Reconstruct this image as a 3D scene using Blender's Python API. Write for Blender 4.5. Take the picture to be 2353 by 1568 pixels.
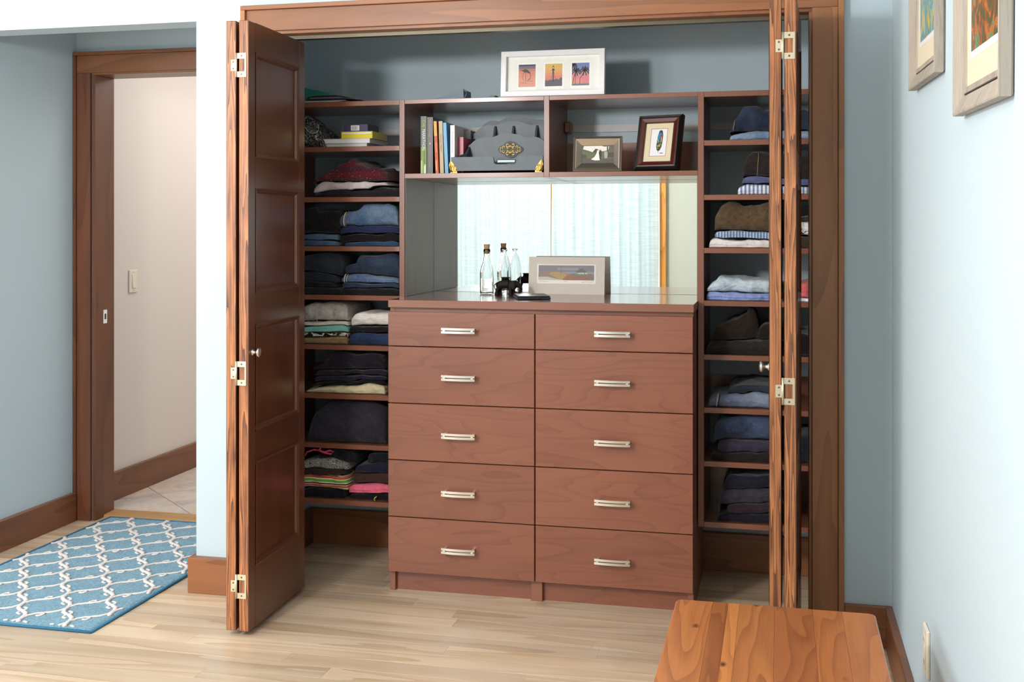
import bpy, bmesh, math, random
from mathutils import Vector, Matrix, noise
from math import sin, cos, pi, radians, sqrt, exp
for _o in list(bpy.data.objects):
    bpy.data.objects.remove(_o, do_unlink=True)
SC = bpy.context.scene
C = SC.collection

# ------------------------------------------------------------------ camera, world, light, exposure
cam_d = bpy.data.cameras.new('camera')
cam = bpy.data.objects.new('camera', cam_d)
C.objects.link(cam)
cam.location = (0.0, -3.753, 1.3331)
cam.rotation_euler = (pi / 2, 0, 0.23267)
cam_d.sensor_width = 36.0
cam_d.lens = 2596.3 / 2353 * 36.0
cam_d.shift_y = (518.9 - 784.0) / 2353
cam_d.clip_start = 0.02
SC.camera = cam

world = bpy.data.worlds.new('world')
SC.world = world
world.use_nodes = True
world.node_tree.nodes['Background'].inputs[0].default_value = (0.78, 0.88, 1.0, 1)
world.node_tree.nodes['Background'].inputs[1].default_value = 1.0

def area(name, loc, rot, sx, sy, power, col):
    d = bpy.data.lights.new(name, 'AREA')
    d.shape = 'RECTANGLE'
    d.size, d.size_y, d.energy, d.color = sx, sy, power, col
    o = bpy.data.objects.new(name, d)
    C.objects.link(o)
    o.location, o.rotation_euler = loc, rot
    return o
# daylight entering by the side window (left, out of frame) and by the curtained window behind the camera
area('side_window_daylight', (-4.36, -2.05, 1.55), (0, -pi / 2, 0), 1.5, 1.9, 62, (1.0, 0.985, 0.965))
area('back_window_daylight', (-1.95, -4.80, 1.30), (pi / 2, 0, 0), 1.9, 2.3, 7, (0.97, 0.985, 1.0))
area('corner_fill_light', (-3.6, -4.80, 1.65), (pi / 2, 0, 0), 1.05, 1.5, 60, (1.0, 0.99, 0.975))  # fill light through the added corner window
area('hall_ceiling_light', (-2.2, 2.0, 2.42), (0, 0, 0), 1.0, 1.4, 19, (1.0, 0.96, 0.92))


vs = SC.view_settings
vs.view_transform = 'Standard'
vs.look = 'None'
vs.exposure = 0.22
vs.gamma = 1.0
vs.use_curve_mapping = False

# ------------------------------------------------------------------ materials
def lin(c):
    if isinstance(c, str):
        c = c.lstrip('#')
        c = tuple(int(c[i:i + 2], 16) / 255 for i in (0, 2, 4))
    return tuple(x / 12.92 if x <= 0.04045 else ((x + 0.055) / 1.055) ** 2.4 for x in c) + (1.0,)

class NT:
    def __init__(s, name):
        s.m = bpy.data.materials.new(name)
        s.m.use_nodes = True
        s.t = s.m.node_tree
        s.b = s.t.nodes['Principled BSDF']
    def n(s, typ, **kw):
        nd = s.t.nodes.new('ShaderNode' + typ)
        for k, v in kw.items():
            if k.startswith('i'):
                key = int(k[1:])
                if hasattr(v, 'links') or isinstance(v, bpy.types.NodeSocket):
                    s.t.links.new(v, nd.inputs[key])
                else:
                    nd.inputs[key].default_value = v
            else:
                setattr(nd, k, v)
        return nd
    def math(s, op, a, b=0.5, c=0.5, clamp=False):
        nd = s.n('Math', operation=op, i0=a, i1=b, i2=c)
        nd.use_clamp = clamp
        return nd.outputs[0]
    def mix(s, f, a, b, mode='MIX'):
        nd = s.t.nodes.new('ShaderNodeMix')
        nd.data_type = 'RGBA'
        nd.blend_type = mode
        for k, v in ((0, f), (6, a), (7, b)):
            if isinstance(v, bpy.types.NodeSocket):
                s.t.links.new(v, nd.inputs[k])
            else:
                nd.inputs[k].default_value = v
        return nd.outputs[2]
    def obj(s, scale=(1, 1, 1), rnd=0.0, rot=(0, 0, 0)):
        tc = s.n('TexCoord').outputs['Object']
        if rnd:
            oi = s.n('ObjectInfo').outputs['Random']
            r = s.math('MULTIPLY', oi, rnd)
            cb = s.n('CombineXYZ', i0=r, i1=r, i2=r).outputs[0]
            tc = s.n('VectorMath', operation='ADD', i0=tc, i1=cb).outputs[0]
        mp = s.n('Mapping', i0=tc)
        mp.inputs['Scale'].default_value = scale
        mp.inputs['Rotation'].default_value = rot
        return mp.outputs[0]
    def noise(s, vec, scale=1.0, detail=2.0, rough=0.5, dist=0.0, out='Fac'):
        nd = s.n('TexNoise')
        s.t.links.new(vec, nd.inputs['Vector'])
        nd.inputs['Scale'].default_value = scale
        nd.inputs['Detail'].default_value = detail
        nd.inputs['Roughness'].default_value = rough
        nd.inputs['Distortion'].default_value = dist
        return nd.outputs[out]
    def ramp(s, fac, stops, interp='LINEAR'):
        nd = s.n('ValToRGB', i0=fac)
        cr = nd.color_ramp
        cr.interpolation = interp
        while len(cr.elements) < len(stops):
            cr.elements.new(0.5)
        for e, (p, c) in zip(cr.elements, stops):
            e.position, e.color = p, lin(c)
        return nd.outputs[0]
    def col(s, v):
        if isinstance(v, bpy.types.NodeSocket):
            s.t.links.new(v, s.b.inputs['Base Color'])
        else:
            s.b.inputs['Base Color'].default_value = v
    def bump(s, h, strength=0.2, dist=0.002):
        nd = s.n('Bump')
        nd.inputs['Strength'].default_value = strength
        nd.inputs['Distance'].default_value = dist
        s.t.links.new(h, nd.inputs['Height'])
        s.t.links.new(nd.outputs[0], s.b.inputs['Normal'])
    def set(s, rough=None, metal=None, spec=None, coat=None, coat_r=None, trans=None, ior=None, sheen=None):
        for k, v in (('Roughness', rough), ('Metallic', metal), ('Specular IOR Level', spec), ('Coat Weight', coat),
                     ('Coat Roughness', coat_r), ('Transmission Weight', trans), ('IOR', ior), ('Sheen Weight', sheen)):
            if v is not None:
                s.b.inputs[k].default_value = v

def plain(name, c, rough=0.5, metal=0.0, var=0.06, nscale=30.0, **kw):
    t = NT(name)
    nz = t.noise(t.obj(), nscale, 3.0)
    f = t.math('MULTIPLY_ADD', nz, var * 2, 1 - var)
    g = t.n('CombineColor', i0=f, i1=f, i2=f).outputs[0]
    t.col(t.mix(1.0, lin(c), g, 'MULTIPLY'))
    t.set(rough=rough, metal=metal, **kw)
    return t.m

def wood(name, light, dark, axis='x', across=4.0, stretch=0.14, rings=9.0, line=0.55, fiber=0.35, rough=0.4, coat=0.0,
         coat_r=0.2, rnd=0.16, bump=0.08, power=2.2, fscale=180.0, spec=0.5):
    t = NT(name)
    ax = 'xyz'.index(axis)
    sc = [across] * 3
    sc[ax] = across * stretch
    v = t.obj(sc, rnd=23.7)
    n1 = t.noise(v, 1.0, 2.0, 0.42, 0.25)
    saw = t.math('FRACT', t.math('MULTIPLY', n1, rings))
    saw = t.math('POWER', saw, power)
    fs = [fscale] * 3
    fs[ax] = fscale * 0.035
    v2 = t.obj(fs, rnd=31.0)
    n2 = t.noise(v2, 1.0, 3.0, 0.6)
    bl = [across * 0.9] * 3
    bl[ax] = across * 0.35
    n3 = t.noise(t.obj(bl, rnd=11.3), 1.0, 2.0)
    a = t.math('MULTIPLY', saw, line)
    b = t.math('MULTIPLY_ADD', n2, fiber, -fiber * 0.5)
    c = t.math('MULTIPLY_ADD', n3, 0.7, -0.28)
    f = t.math('ADD', t.math('ADD', a, b), c, clamp=True)
    colr = t.mix(f, lin(light), lin(dark))
    oi = t.n('ObjectInfo').outputs['Random']
    g = t.math('MULTIPLY_ADD', oi, rnd, 1 - rnd * 0.5)
    gg = t.n('CombineColor', i0=g, i1=g, i2=g).outputs[0]
    t.col(t.mix(1.0, colr, gg, 'MULTIPLY'))
    t.set(rough=rough, coat=coat, coat_r=coat_r, spec=spec)
    if bump:
        t.bump(f, bump, 0.001)
    return t.m

def paint(name, c, rough=0.55):
    t = NT(name)
    v = t.obj()
    n1 = t.noise(v, 1.3, 2.0)
    f = t.math('MULTIPLY_ADD', n1, 0.05, 0.975)
    g = t.n('CombineColor', i0=f, i1=f, i2=f).outputs[0]
    t.col(t.mix(1.0, lin(c), g, 'MULTIPLY'))
    t.set(rough=rough, spec=0.3)
    t.bump(t.noise(v, 260.0, 2.0), 0.05, 0.0006)
    return t.m

M = {}
M['wall'] = paint('blue_grey_wall_paint', '#bacbd4')
M['wall_hall'] = paint('warm_white_wall_paint', '#dcd5cf')
M['ceiling'] = paint('ceiling_white_paint', '#f2f2ee', 0.7)
M['oak'] = wood('oak_floor_board', '#ccb8a0', '#a4835e', 'x', 6.0, 0.08, 9.0, 0.5, 0.55, 0.36, 0.2, 0.25, rnd=0.34, bump=0.04)
M['sub'] = plain('subfloor_dark', '#4a3420', 0.9)
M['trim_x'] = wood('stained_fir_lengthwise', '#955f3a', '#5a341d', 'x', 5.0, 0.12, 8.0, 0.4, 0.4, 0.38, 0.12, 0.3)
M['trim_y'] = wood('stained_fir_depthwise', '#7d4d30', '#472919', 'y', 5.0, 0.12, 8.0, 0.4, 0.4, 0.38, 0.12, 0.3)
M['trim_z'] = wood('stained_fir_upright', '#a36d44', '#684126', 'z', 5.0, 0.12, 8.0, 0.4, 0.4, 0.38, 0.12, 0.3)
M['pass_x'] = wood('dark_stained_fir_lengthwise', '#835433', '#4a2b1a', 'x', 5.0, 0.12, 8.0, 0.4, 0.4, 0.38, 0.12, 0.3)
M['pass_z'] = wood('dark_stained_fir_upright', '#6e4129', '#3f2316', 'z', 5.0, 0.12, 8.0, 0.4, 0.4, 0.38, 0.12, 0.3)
M['door_z'] = wood('dark_stained_door_upright', '#653b24', '#402315', 'z', 6.0, 0.1, 4.0, 0.25, 0.35, 0.3, 0.3, 0.2, rnd=0.1)
M['door_y'] = wood('dark_stained_door_across', '#5d3621', '#3b2013', 'y', 6.0, 0.1, 4.0, 0.25, 0.35, 0.3, 0.3, 0.2, rnd=0.1)
M['edge_z'] = wood('fir_door_edge_grain', '#b9784a', '#512c1a', 'z', 34.0, 0.035, 11.0, 0.9, 0.3, 0.45, 0.1, 0.3, rnd=0.06, bump=0.1, fscale=300, power=1.2)
M['cherry'] = wood('cherry_drawer_veneer', '#854f3a', '#582c20', 'x', 6.5, 0.16, 15.0, 0.30, 0.40, 0.36, 0.4, 0.3, rnd=0.09, bump=0.02, power=4.5)
M['cherry_z'] = wood('cherry_veneer_upright', '#8f5d49', '#6b4132', 'z', 5.5, 0.15, 6.0, 0.25, 0.4, 0.38, 0.2, 0.25, rnd=0.06, bump=0.02)
M['lam_x'] = wood('shelf_laminate_lengthwise', '#84523f', '#633b2b', 'x', 4.0, 0.06, 3.0, 0.12, 0.5, 0.28, 0.5, 0.12, rnd=0.05, bump=0.02, fscale=240)
M['lam_z'] = wood('shelf_laminate_upright', '#825140', '#613b2d', 'z', 4.0, 0.06, 3.0, 0.12, 0.5, 0.3, 0.35, 0.16, rnd=0.05, bump=0.02, fscale=240)
M['top'] = wood('worktop_laminate', '#8c5c4a', '#6a4230', 'x', 4.0, 0.06, 3.0, 0.12, 0.45, 0.22, 0.6, 0.1, rnd=0.02, bump=0.015, fscale=240)
M['taupe'] = wood('taupe_side_veneer', '#6f5d50', '#4f4036', 'z', 5.0, 0.2, 7.0, 0.3, 0.35, 0.4, 0.1, 0.3, rnd=0.02, bump=0.01)
M['chrome'] = plain('brushed_nickel', '#d9d8d2', 0.28, 1.0, 0.03)
M['brass'] = plain('pale_satin_brass_hinge', '#d8d0b8', 0.38, 0.85, 0.04)
M['screw'] = plain('dark_screw', '#6b6455', 0.45, 0.8)
M['black'] = plain('soft_black', '#15120f', 0.6)
M['white'] = plain('satin_white', '#efeff2', 0.4, var=0.02)
M['ivory'] = plain('ivory_plastic', '#e4ddcc', 0.4, var=0.02)

# ------------------------------------------------------------------ mesh helpers
class MB:
    def __init__(s):
        s.v, s.f, s.mi, s.sm = [], [], [], []
    def add(s, verts, faces, mi=0, smooth=False):
        o = len(s.v)
        s.v += [tuple(p) for p in verts]
        s.f += [tuple(i + o for i in f) for f in faces]
        s.mi += [mi] * len(faces)
        s.sm += [smooth] * len(faces)
        return s
    def box(s, x0, x1, y0, y1, z0, z1, mi=0, bev=0.0):
        if bev <= 0:
            v = [(x, y, z) for x in (x0, x1) for y in (y0, y1) for z in (z0, z1)]
            return s.add(v, [(0, 1, 3, 2), (4, 6, 7, 5), (0, 4, 5, 1), (2, 3, 7, 6), (0, 2, 6, 4), (1, 5, 7, 3)], mi)
        bm = bmesh.new()
        bmesh.ops.create_cube(bm, size=1.0)
        for p in bm.verts:
            p.co = Vector(((x0 + x1) / 2 + p.co.x * (x1 - x0), (y0 + y1) / 2 + p.co.y * (y1 - y0), (z0 + z1) / 2 + p.co.z * (z1 - z0)))
        b = min(bev, 0.45 * min(x1 - x0, y1 - y0, z1 - z0))
        bmesh.ops.bevel(bm, geom=bm.edges[:], offset=b, segments=1, profile=0.5, affect='EDGES')
        bm.verts.index_update()
        s.add([p.co[:] for p in bm.verts], [[q.index for q in f.verts] for f in bm.faces], mi)
        bm.free()
        return s
    def prism(s, poly, a, b, axis='y', mi=0, smooth=False):
        n = len(poly)
        def P(p, h):
            return {'x': (h, p[0], p[1]), 'y': (p[0], h, p[1]), 'z': (p[0], p[1], h)}[axis]
        v = [P(p, a) for p in poly] + [P(p, b) for p in poly]
        f = [tuple(range(n)), tuple(range(2 * n - 1, n - 1, -1))]
        s.add(v, f, mi)
        o = len(s.v) - 2 * n
        s.f += [(o + i, o + (i + 1) % n, o + n + (i + 1) % n, o + n + i) for i in range(n)]
        s.mi += [mi] * n
        s.sm += [smooth] * n
        return s
    def lathe(s, prof, c, axis='z', n=24, mi=0, smooth=True):
        v, f = [], []
        for r, h in prof:
            for k in range(n):
                a = 2 * pi * k / n
                p = (r * cos(a), r * sin(a), h)
                if axis == 'x':
                    p = (h, r * cos(a), r * sin(a))
                elif axis == 'y':
                    p = (r * cos(a), h, r * sin(a))
                v.append((c[0] + p[0], c[1] + p[1], c[2] + p[2]))
        for i in range(len(prof) - 1):
            for k in range(n):
                f.append((i * n + k, i * n + (k + 1) % n, (i + 1) * n + (k + 1) % n, (i + 1) * n + k))
        return s.add(v, f, mi, smooth)
    def tube(s, pts, r, n=8, mi=0, flat=1.0, closed=False):
        pts = [Vector(p) for p in pts]
        N = len(pts)
        rr = r if isinstance(r, (list, tuple)) else [r] * N
        v, f = [], []
        up = Vector((0, 0, 1))
        for i, p in enumerate(pts):
            t = (pts[min(i + 1, N - 1)] - pts[max(i - 1, 0)])
            t = t.normalized() if t.length > 1e-9 else Vector((1, 0, 0))
            a = t.cross(up)
            if a.length < 1e-3:
                a = t.cross(Vector((0, 1, 0)))
            a.normalize()
            b = a.cross(t).normalized()
            for k in range(n):
                q = 2 * pi * k / n
                v.append(p + a * (rr[i] * cos(q)) + b * (rr[i] * flat * sin(q)))
        for i in range(N - 1):
            for k in range(n):
                f.append((i * n + k, i * n + (k + 1) % n, (i + 1) * n + (k + 1) % n, (i + 1) * n + k))
        f.append(tuple(range(n - 1, -1, -1)))
        f.append(tuple((N - 1) * n + k for k in range(n)))
        return s.add(v, f, mi, True)
    def grid(s, P, mi=0, smooth=True, closeu=False):
        h, w = len(P), len(P[0])
        v = [p for row in P for p in row]
        f = [(i * w + j, i * w + (j + 1) % w, (i + 1) * w + (j + 1) % w, (i + 1) * w + j) for i in range(h - 1) for j in range(w - (0 if closeu else 1))]
        return s.add(v, f, mi, smooth)
    def xf(s, mat, start=0):
        for i in range(start, len(s.v)):
            s.v[i] = tuple(mat @ Vector(s.v[i]))
        return s

def origin_of(parent):
    o = Vector((0, 0, 0))
    while parent is not None:
        o += parent.location
        parent = parent.parent
    return o

def link(name, me, parent=None, loc=None):
    o = bpy.data.objects.new(name, me)
    C.objects.link(o)
    if loc is not None:
        o.location = loc
    o.parent = parent
    return o

def build(name, mb, mats, parent=None, loc=None, fix=True):
    """one mesh object; vertices are given in world metres, the origin sits at the parent's base (or at loc)"""
    off = origin_of(parent)
    if loc is not None:
        off = Vector(loc)
    me = bpy.data.meshes.new(name)
    me.from_pydata([(p[0] - off.x, p[1] - off.y, p[2] - off.z) for p in mb.v], [], mb.f)
    for m in (mats if isinstance(mats, (list, tuple)) else [mats]):
        me.materials.append(M[m] if isinstance(m, str) else m)
    me.polygons.foreach_set('material_index', mb.mi)
    me.polygons.foreach_set('use_smooth', mb.sm)
    if fix:
        bm = bmesh.new()
        bm.from_mesh(me)
        bmesh.ops.recalc_face_normals(bm, faces=bm.faces[:])
        bm.to_mesh(me)
        bm.free()
    me.update()
    rel = None
    if loc is not None:
        rel = Vector(loc) - (origin_of(parent) if parent else Vector((0, 0, 0)))
    return link(name, me, parent, rel)

def thing(name, label, cat, loc=(0, 0, 0), group=None):
    o = link(name, None, None, loc)
    o.empty_display_size = 0.05
    return tag(o, label, cat, group)

def tag(o, label, cat=None, group=None, kind=None):
    o['label'] = label
    if cat:
        o['category'] = cat
    if group:
        o['group'] = group
    if kind:
        o['kind'] = kind
    return o

def struct(o, label=None):
    o['kind'] = 'structure'
    if label:
        o['label'] = label
    return o
# ------------------------------------------------------------------ the setting
XR, YB = 0.346, 0.70          # right wall, closet back wall
CEIL = 2.6
def boxes(*bs):
    m = MB()
    for b in bs:
        m.box(*b)
    return m
struct(build('wall_front', boxes(
    (-4.3, -3.11, 0, 0.115, 0, CEIL), (-3.11, -2.075, 0, 0.115, 2.08, CEIL), (-2.075, -1.80, 0, 0.115, 0, CEIL),
    (-1.80, 0.105, 0, 0.115, 2.045, CEIL), (0.105, XR, 0, 0.115, 0, CEIL)), 'wall'),
    'pale blue grey front wall around the closet and the passage')
struct(build('wall_right', boxes((XR, XR + 0.12, -4.6, 0.9, 0, CEIL)), 'wall'), 'brightly lit wall on the right with two framed pictures')
struct(build('wall_left', boxes((-4.42, -4.3, -4.6, -3.0, 0, CEIL), (-4.42, -4.3, -1.1, 0.115, 0, CEIL),
    (-4.42, -4.3, -3.0, -1.1, 0, 0.8), (-4.42, -4.3, -3.0, -1.1, 2.3, CEIL)), 'wall'))
M['wall_cream'] = paint('shaded_cream_wall_paint', '#a3a79c')  # cream darkened: the backlit wall's shade is put into its colour
struct(build('wall_back', boxes((-4.42, -4.15, -4.72, -4.6, 0, CEIL), (-3.05, -2.9, -4.72, -4.6, 0, CEIL), (-4.15, -3.05, -4.72, -4.6, 0, 0.9), (-4.15, -3.05, -4.72, -4.6, 2.4, CEIL), (-1.0, XR + 0.12, -4.72, -4.6, 0, CEIL),
    (-2.9, -1.0, -4.72, -4.6, 0, 0.15), (-2.9, -1.0, -4.72, -4.6, 2.45, CEIL)), 'wall_cream'))
struct(build('ceiling', boxes((-4.42, XR + 0.12, -4.72, 0.115, CEIL, CEIL + 0.1)), 'ceiling'))
struct(build('wall_closet_back', boxes((-1.93, 0.26, YB, YB + 0.1, 0, 2.45)), 'wall'), 'blue grey back wall of the closet')
struct(build('wall_closet_left', boxes((-2.075, -1.93, 0.115, 0.915, 0, 2.45)), 'wall'))
struct(build('wall_closet_right', boxes((0.26, XR, 0.115, YB + 0.1, 0, 2.45)), 'wall'))
struct(build('ceiling_closet', boxes((-2.075, XR, 0.115, YB + 0.1, 2.45, 2.5)), 'ceiling'))
struct(build('wall_passage_left', boxes((-3.25, -3.11, 0.115, 0.785, 0, 2.45)), 'wall'), 'blue grey side wall of the passage')
struct(build('wall_passage_back', boxes((-3.25, -3.02, 0.785, 0.915, 0, 2.45), (-3.02, -2.20, 0.785, 0.915, 2.035, 2.45),
    (-2.20, -2.075, 0.785, 0.915, 0, 2.45)), 'wall'), 'blue grey wall above the hall doorway')
struct(build('ceiling_passage', boxes((-3.25, -2.075, 0.115, 0.915, 2.45, 2.5)), 'ceiling'))
struct(build('wall_hall_left', boxes((-3.3, -3.155, 0.915, 3.3, 0, 2.45)), 'wall_hall'), 'warm white hall wall with a light switch')
struct(build('wall_hall_back', boxes((-3.3, -1.5, 3.3, 3.4, 0, 2.45)), 'wall_hall'))
struct(build('wall_hall_right', boxes((-1.6, -1.5, 0.915, 3.3, 0, 2.45)), 'wall_hall'))
struct(build('wall_hall_near', boxes((-2.075, -1.6, 0.915, 0.93, 0, 2.45)), 'wall_hall'))
struct(build('ceiling_hall', boxes((-3.3, -1.5, 0.915, 3.4, 2.45, 2.5)), 'ceiling'))

# oak strip floor, boards running along the closet wall
rng = random.Random(4)
floor = struct(build('floor', boxes((-4.3, XR, -4.6, 0.935, -0.05, -0.0125)), 'sub'), 'light oak strip floor')
W = 0.083
far = MB()
row = 0
y = 0.932
while y > -4.6:
    y0 = max(y - W, -4.6)
    xa = -4.3 if y0 < 0.0 else -3.2
    x = xa - rng.random() * 1.1
    while x < XR:
        L = rng.choice((0.75, 1.0, 1.25, 1.5, 1.8))
        a, b = max(x, xa), min(x + L, XR)
        x += L
        if b - a < 0.04:
            continue
        dz = rng.uniform(-0.0003, 0.0)
        if y0 > -1.75:
            m = MB().box(a + 0.0001, b - 0.0001, y0 + 0.0001, y - 0.0001, -0.0125, dz, 0, 0.0004)
            build('plank', m, 'oak', floor, loc=(a, y0, 0))
        else:
            far.box(a + 0.0003, b - 0.0003, y0 + 0.0003, y - 0.0003, -0.0125, dz)
    y -= W
build('plank_field', far, 'oak', floor)['kind'] = 'stuff'

# diagonal stone tiles in the hall
t = NT('hall_stone_tile')
v = t.obj((1, 1, 1), rnd=9.0)
n1 = t.noise(v, 5.0, 5.0, 0.6, 0.6)
t.col(t.ramp(n1, [(0.3, '#a99c96'), (0.5, '#cfc6c0'), (0.62, '#c9b5a2'), (0.8, '#dcd8d6')]))
t.set(rough=0.35)
M['tile'] = t.m
M['grout'] = plain('grey_grout', '#b9b2a8', 0.9)
hf = struct(build('floor_hall', boxes((-3.155, -1.6, 0.915, 3.3, -0.05, -0.006)), 'grout'), 'hall floor of diagonal stone tiles')
def clip(poly, lo, hi, ax):
    for sgn, lim in ((1, lo), (-1, hi)):
        out = []
        for i in range(len(poly)):
            p, q = poly[i], poly[(i + 1) % len(poly)]
            dp, dq = sgn * (p[ax] - lim), sgn * (q[ax] - lim)
            if dp >= 0:
                out.append(p)
            if (dp >= 0) != (dq >= 0):
                k = dp / (dp - dq)
                out.append((p[0] + (q[0] - p[0]) * k, p[1] + (q[1] - p[1]) * k))
        poly = out
        if not poly:
            return poly
    return poly
TS, g2 = 0.46, 0.0028
ang = radians(48)
for i in range(-6, 7):
    for j in range(-6, 7):
        cs = []
        for a, b in ((0, 0), (1, 0), (1, 1), (0, 1)):
            p = (i + a) * TS + (g2 if a == 0 else -g2)
            q = (j + b) * TS + (g2 if b == 0 else -g2)
            cs.append((-2.997 + p * cos(ang) - q * sin(ang), 1.301 + p * sin(ang) + q * cos(ang)))
        cs = clip(clip(cs, -3.155, -1.6, 0), 0.945, 3.3, 1) if cs else cs
        if len(cs) < 3:
            continue
        cx = sum(p[0] for p in cs) / len(cs)
        cy = sum(p[1] for p in cs) / len(cs)
        build('tile', MB().prism(cs, -0.006, 0.0, 'z'), 'tile', hf, loc=(cx, cy, 0))
M['thresh'] = wood('threshold_oak', '#b48a58', '#8f6a3e', 'x', 6, 0.1, 5, 0.3, 0.4, 0.4)
struct(build('trim_threshold', MB().prism([(0.835, 0.0), (0.842, 0.012), (0.93, 0.016), (0.945, 0.0)], -3.005, -2.215, 'x'), 'thresh'), 'oak threshold strip in the hall doorway')

# closet casing
t1 = struct(thing('trim_1', 'stained wood casing around the closet opening', None, (-0.84, 0, 0)))
def bx(name, b, mat, par, bev=0.0015):
    return build(name, MB().box(*b, 0, bev), mat, par)
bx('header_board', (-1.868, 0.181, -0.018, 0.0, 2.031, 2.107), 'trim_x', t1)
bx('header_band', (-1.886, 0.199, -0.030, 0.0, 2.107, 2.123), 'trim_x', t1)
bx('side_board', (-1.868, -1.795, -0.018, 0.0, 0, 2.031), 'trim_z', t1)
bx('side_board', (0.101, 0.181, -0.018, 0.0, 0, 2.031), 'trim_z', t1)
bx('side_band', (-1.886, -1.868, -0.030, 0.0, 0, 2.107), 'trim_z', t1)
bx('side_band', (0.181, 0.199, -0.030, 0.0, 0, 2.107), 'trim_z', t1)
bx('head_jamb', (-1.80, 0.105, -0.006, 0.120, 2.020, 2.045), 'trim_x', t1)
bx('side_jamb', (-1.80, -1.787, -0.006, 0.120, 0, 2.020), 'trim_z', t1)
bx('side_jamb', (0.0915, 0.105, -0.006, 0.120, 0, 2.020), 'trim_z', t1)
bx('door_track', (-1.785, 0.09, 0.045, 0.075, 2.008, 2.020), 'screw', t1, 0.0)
# hall doorway casing
t2 = struct(thing('trim_2', 'stained wood casing of the hall doorway', None, (-2.6, 0.785, 0)))
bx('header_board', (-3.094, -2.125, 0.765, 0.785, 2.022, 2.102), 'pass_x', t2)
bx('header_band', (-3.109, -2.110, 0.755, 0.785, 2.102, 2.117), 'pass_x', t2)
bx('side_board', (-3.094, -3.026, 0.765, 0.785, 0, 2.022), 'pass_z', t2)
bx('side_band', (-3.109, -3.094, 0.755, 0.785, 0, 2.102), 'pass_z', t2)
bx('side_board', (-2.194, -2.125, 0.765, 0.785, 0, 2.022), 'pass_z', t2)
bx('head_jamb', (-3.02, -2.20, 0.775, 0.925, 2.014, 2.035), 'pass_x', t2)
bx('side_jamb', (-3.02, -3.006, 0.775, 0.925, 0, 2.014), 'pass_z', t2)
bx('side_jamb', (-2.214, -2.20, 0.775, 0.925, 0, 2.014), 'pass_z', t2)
sp = build('strike_plate', MB().box(-3.006, -3.0045, 0.838, 0.866, 0.886, 0.948, 0, 0.0005), 'white', t2)
build('latch_hole', MB().box(-3.0046, -3.0042, 0.846, 0.858, 0.905, 0.930), 'black', sp)
# baseboards
def bb(name, b, mat, label=None):
    return struct(build(name, MB().box(*b, 0, 0.002), mat), label)
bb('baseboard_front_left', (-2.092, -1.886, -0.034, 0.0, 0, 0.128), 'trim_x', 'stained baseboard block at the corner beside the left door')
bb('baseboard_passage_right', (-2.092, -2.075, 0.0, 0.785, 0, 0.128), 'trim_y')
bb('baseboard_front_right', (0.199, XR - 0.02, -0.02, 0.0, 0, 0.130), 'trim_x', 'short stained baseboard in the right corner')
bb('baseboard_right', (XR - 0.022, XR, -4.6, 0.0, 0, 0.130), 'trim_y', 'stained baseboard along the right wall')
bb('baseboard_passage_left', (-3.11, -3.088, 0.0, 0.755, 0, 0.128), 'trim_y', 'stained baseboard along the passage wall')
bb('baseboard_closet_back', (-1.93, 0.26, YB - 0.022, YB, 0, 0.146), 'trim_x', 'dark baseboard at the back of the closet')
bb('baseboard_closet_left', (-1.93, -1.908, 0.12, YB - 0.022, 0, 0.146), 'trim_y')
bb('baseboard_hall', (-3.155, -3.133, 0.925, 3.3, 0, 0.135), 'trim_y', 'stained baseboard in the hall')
bb('baseboard_left', (-4.3, -4.278, -4.6, 0.0, 0, 0.13), 'trim_y')
bb('baseboard_back', (-4.278, XR - 0.022, -4.6, -4.578, 0, 0.13), 'trim_x')

# pendant added out of view behind the camera to light the closet interior
pl = thing('fill_pendant', 'added fill pendant hanging unseen in the room behind the camera', 'lamp', (-1.9, -2.9, 2.6))
build('canopy', MB().lathe([(0.0, 2.575), (0.05, 2.575), (0.06, 2.599), (0.0, 2.599)], (-1.9, -2.9, 0), 'z', 20), 'chrome', pl)
build('cord', MB().tube([(-1.9, -2.9, 2.58), (-1.9, -2.9, 2.18)], 0.004, 8), 'black', pl)
build('socket', MB().lathe([(0.0, 2.20), (0.03, 2.20), (0.035, 2.135), (0.0, 2.135)], (-1.9, -2.9, 0), 'z', 20), 'chrome', pl)
lt = bpy.data.lights.new('fill_bulb', 'POINT')
lt.energy, lt.color, lt.shadow_soft_size = 150, (1.0, 0.985, 0.965), 0.14
lo = bpy.data.objects.new('fill_bulb', lt)
C.objects.link(lo)
lo.location = (-1.9, -2.9, 1.98)

# windows (left, out of frame; and behind the camera, seen in the closet mirror) and an added fill window
t = NT('window_glass')
t.t.nodes.remove(t.b)
mx = t.n('MixShader', i0=0.07, i1=t.n('BsdfTransparent').outputs[0], i2=t.n('BsdfGlossy').outputs[0])
t.t.links.new(mx.outputs[0], t.t.nodes['Material Output'].inputs[0])
M['pane'] = t.m
w1 = struct(thing('window_1', 'tall window in the left wall', None, (-4.3, -2.05, 0.8)))
for b in ((-4.40, -4.30, -3.0, -2.95, 0.8, 2.3), (-4.40, -4.30, -1.15, -1.1, 0.8, 2.3), (-4.40, -4.30, -2.95, -1.15, 0.8, 0.85), (-4.40, -4.30, -2.95, -1.15, 2.25, 2.3), (-4.37, -4.33, -2.07, -2.03, 0.85, 2.25)):
    bx('window_frame', b, 'trim_z', w1)
build('pane', boxes((-4.352, -4.348, -2.95, -2.07, 0.85, 2.25)), 'pane', w1)
build('pane', boxes((-4.352, -4.348, -2.03, -1.15, 0.85, 2.25)), 'pane', w1)
M['orange_z'] = wood('honey_window_casing', '#c98a3e', '#8a5420', 'z', 12, 0.1, 7, 0.6, 0.4, 0.35)
w2 = struct(thing('window_2', 'curtained window behind the camera', None, (-1.95, -4.6, 0.15)))
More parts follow.
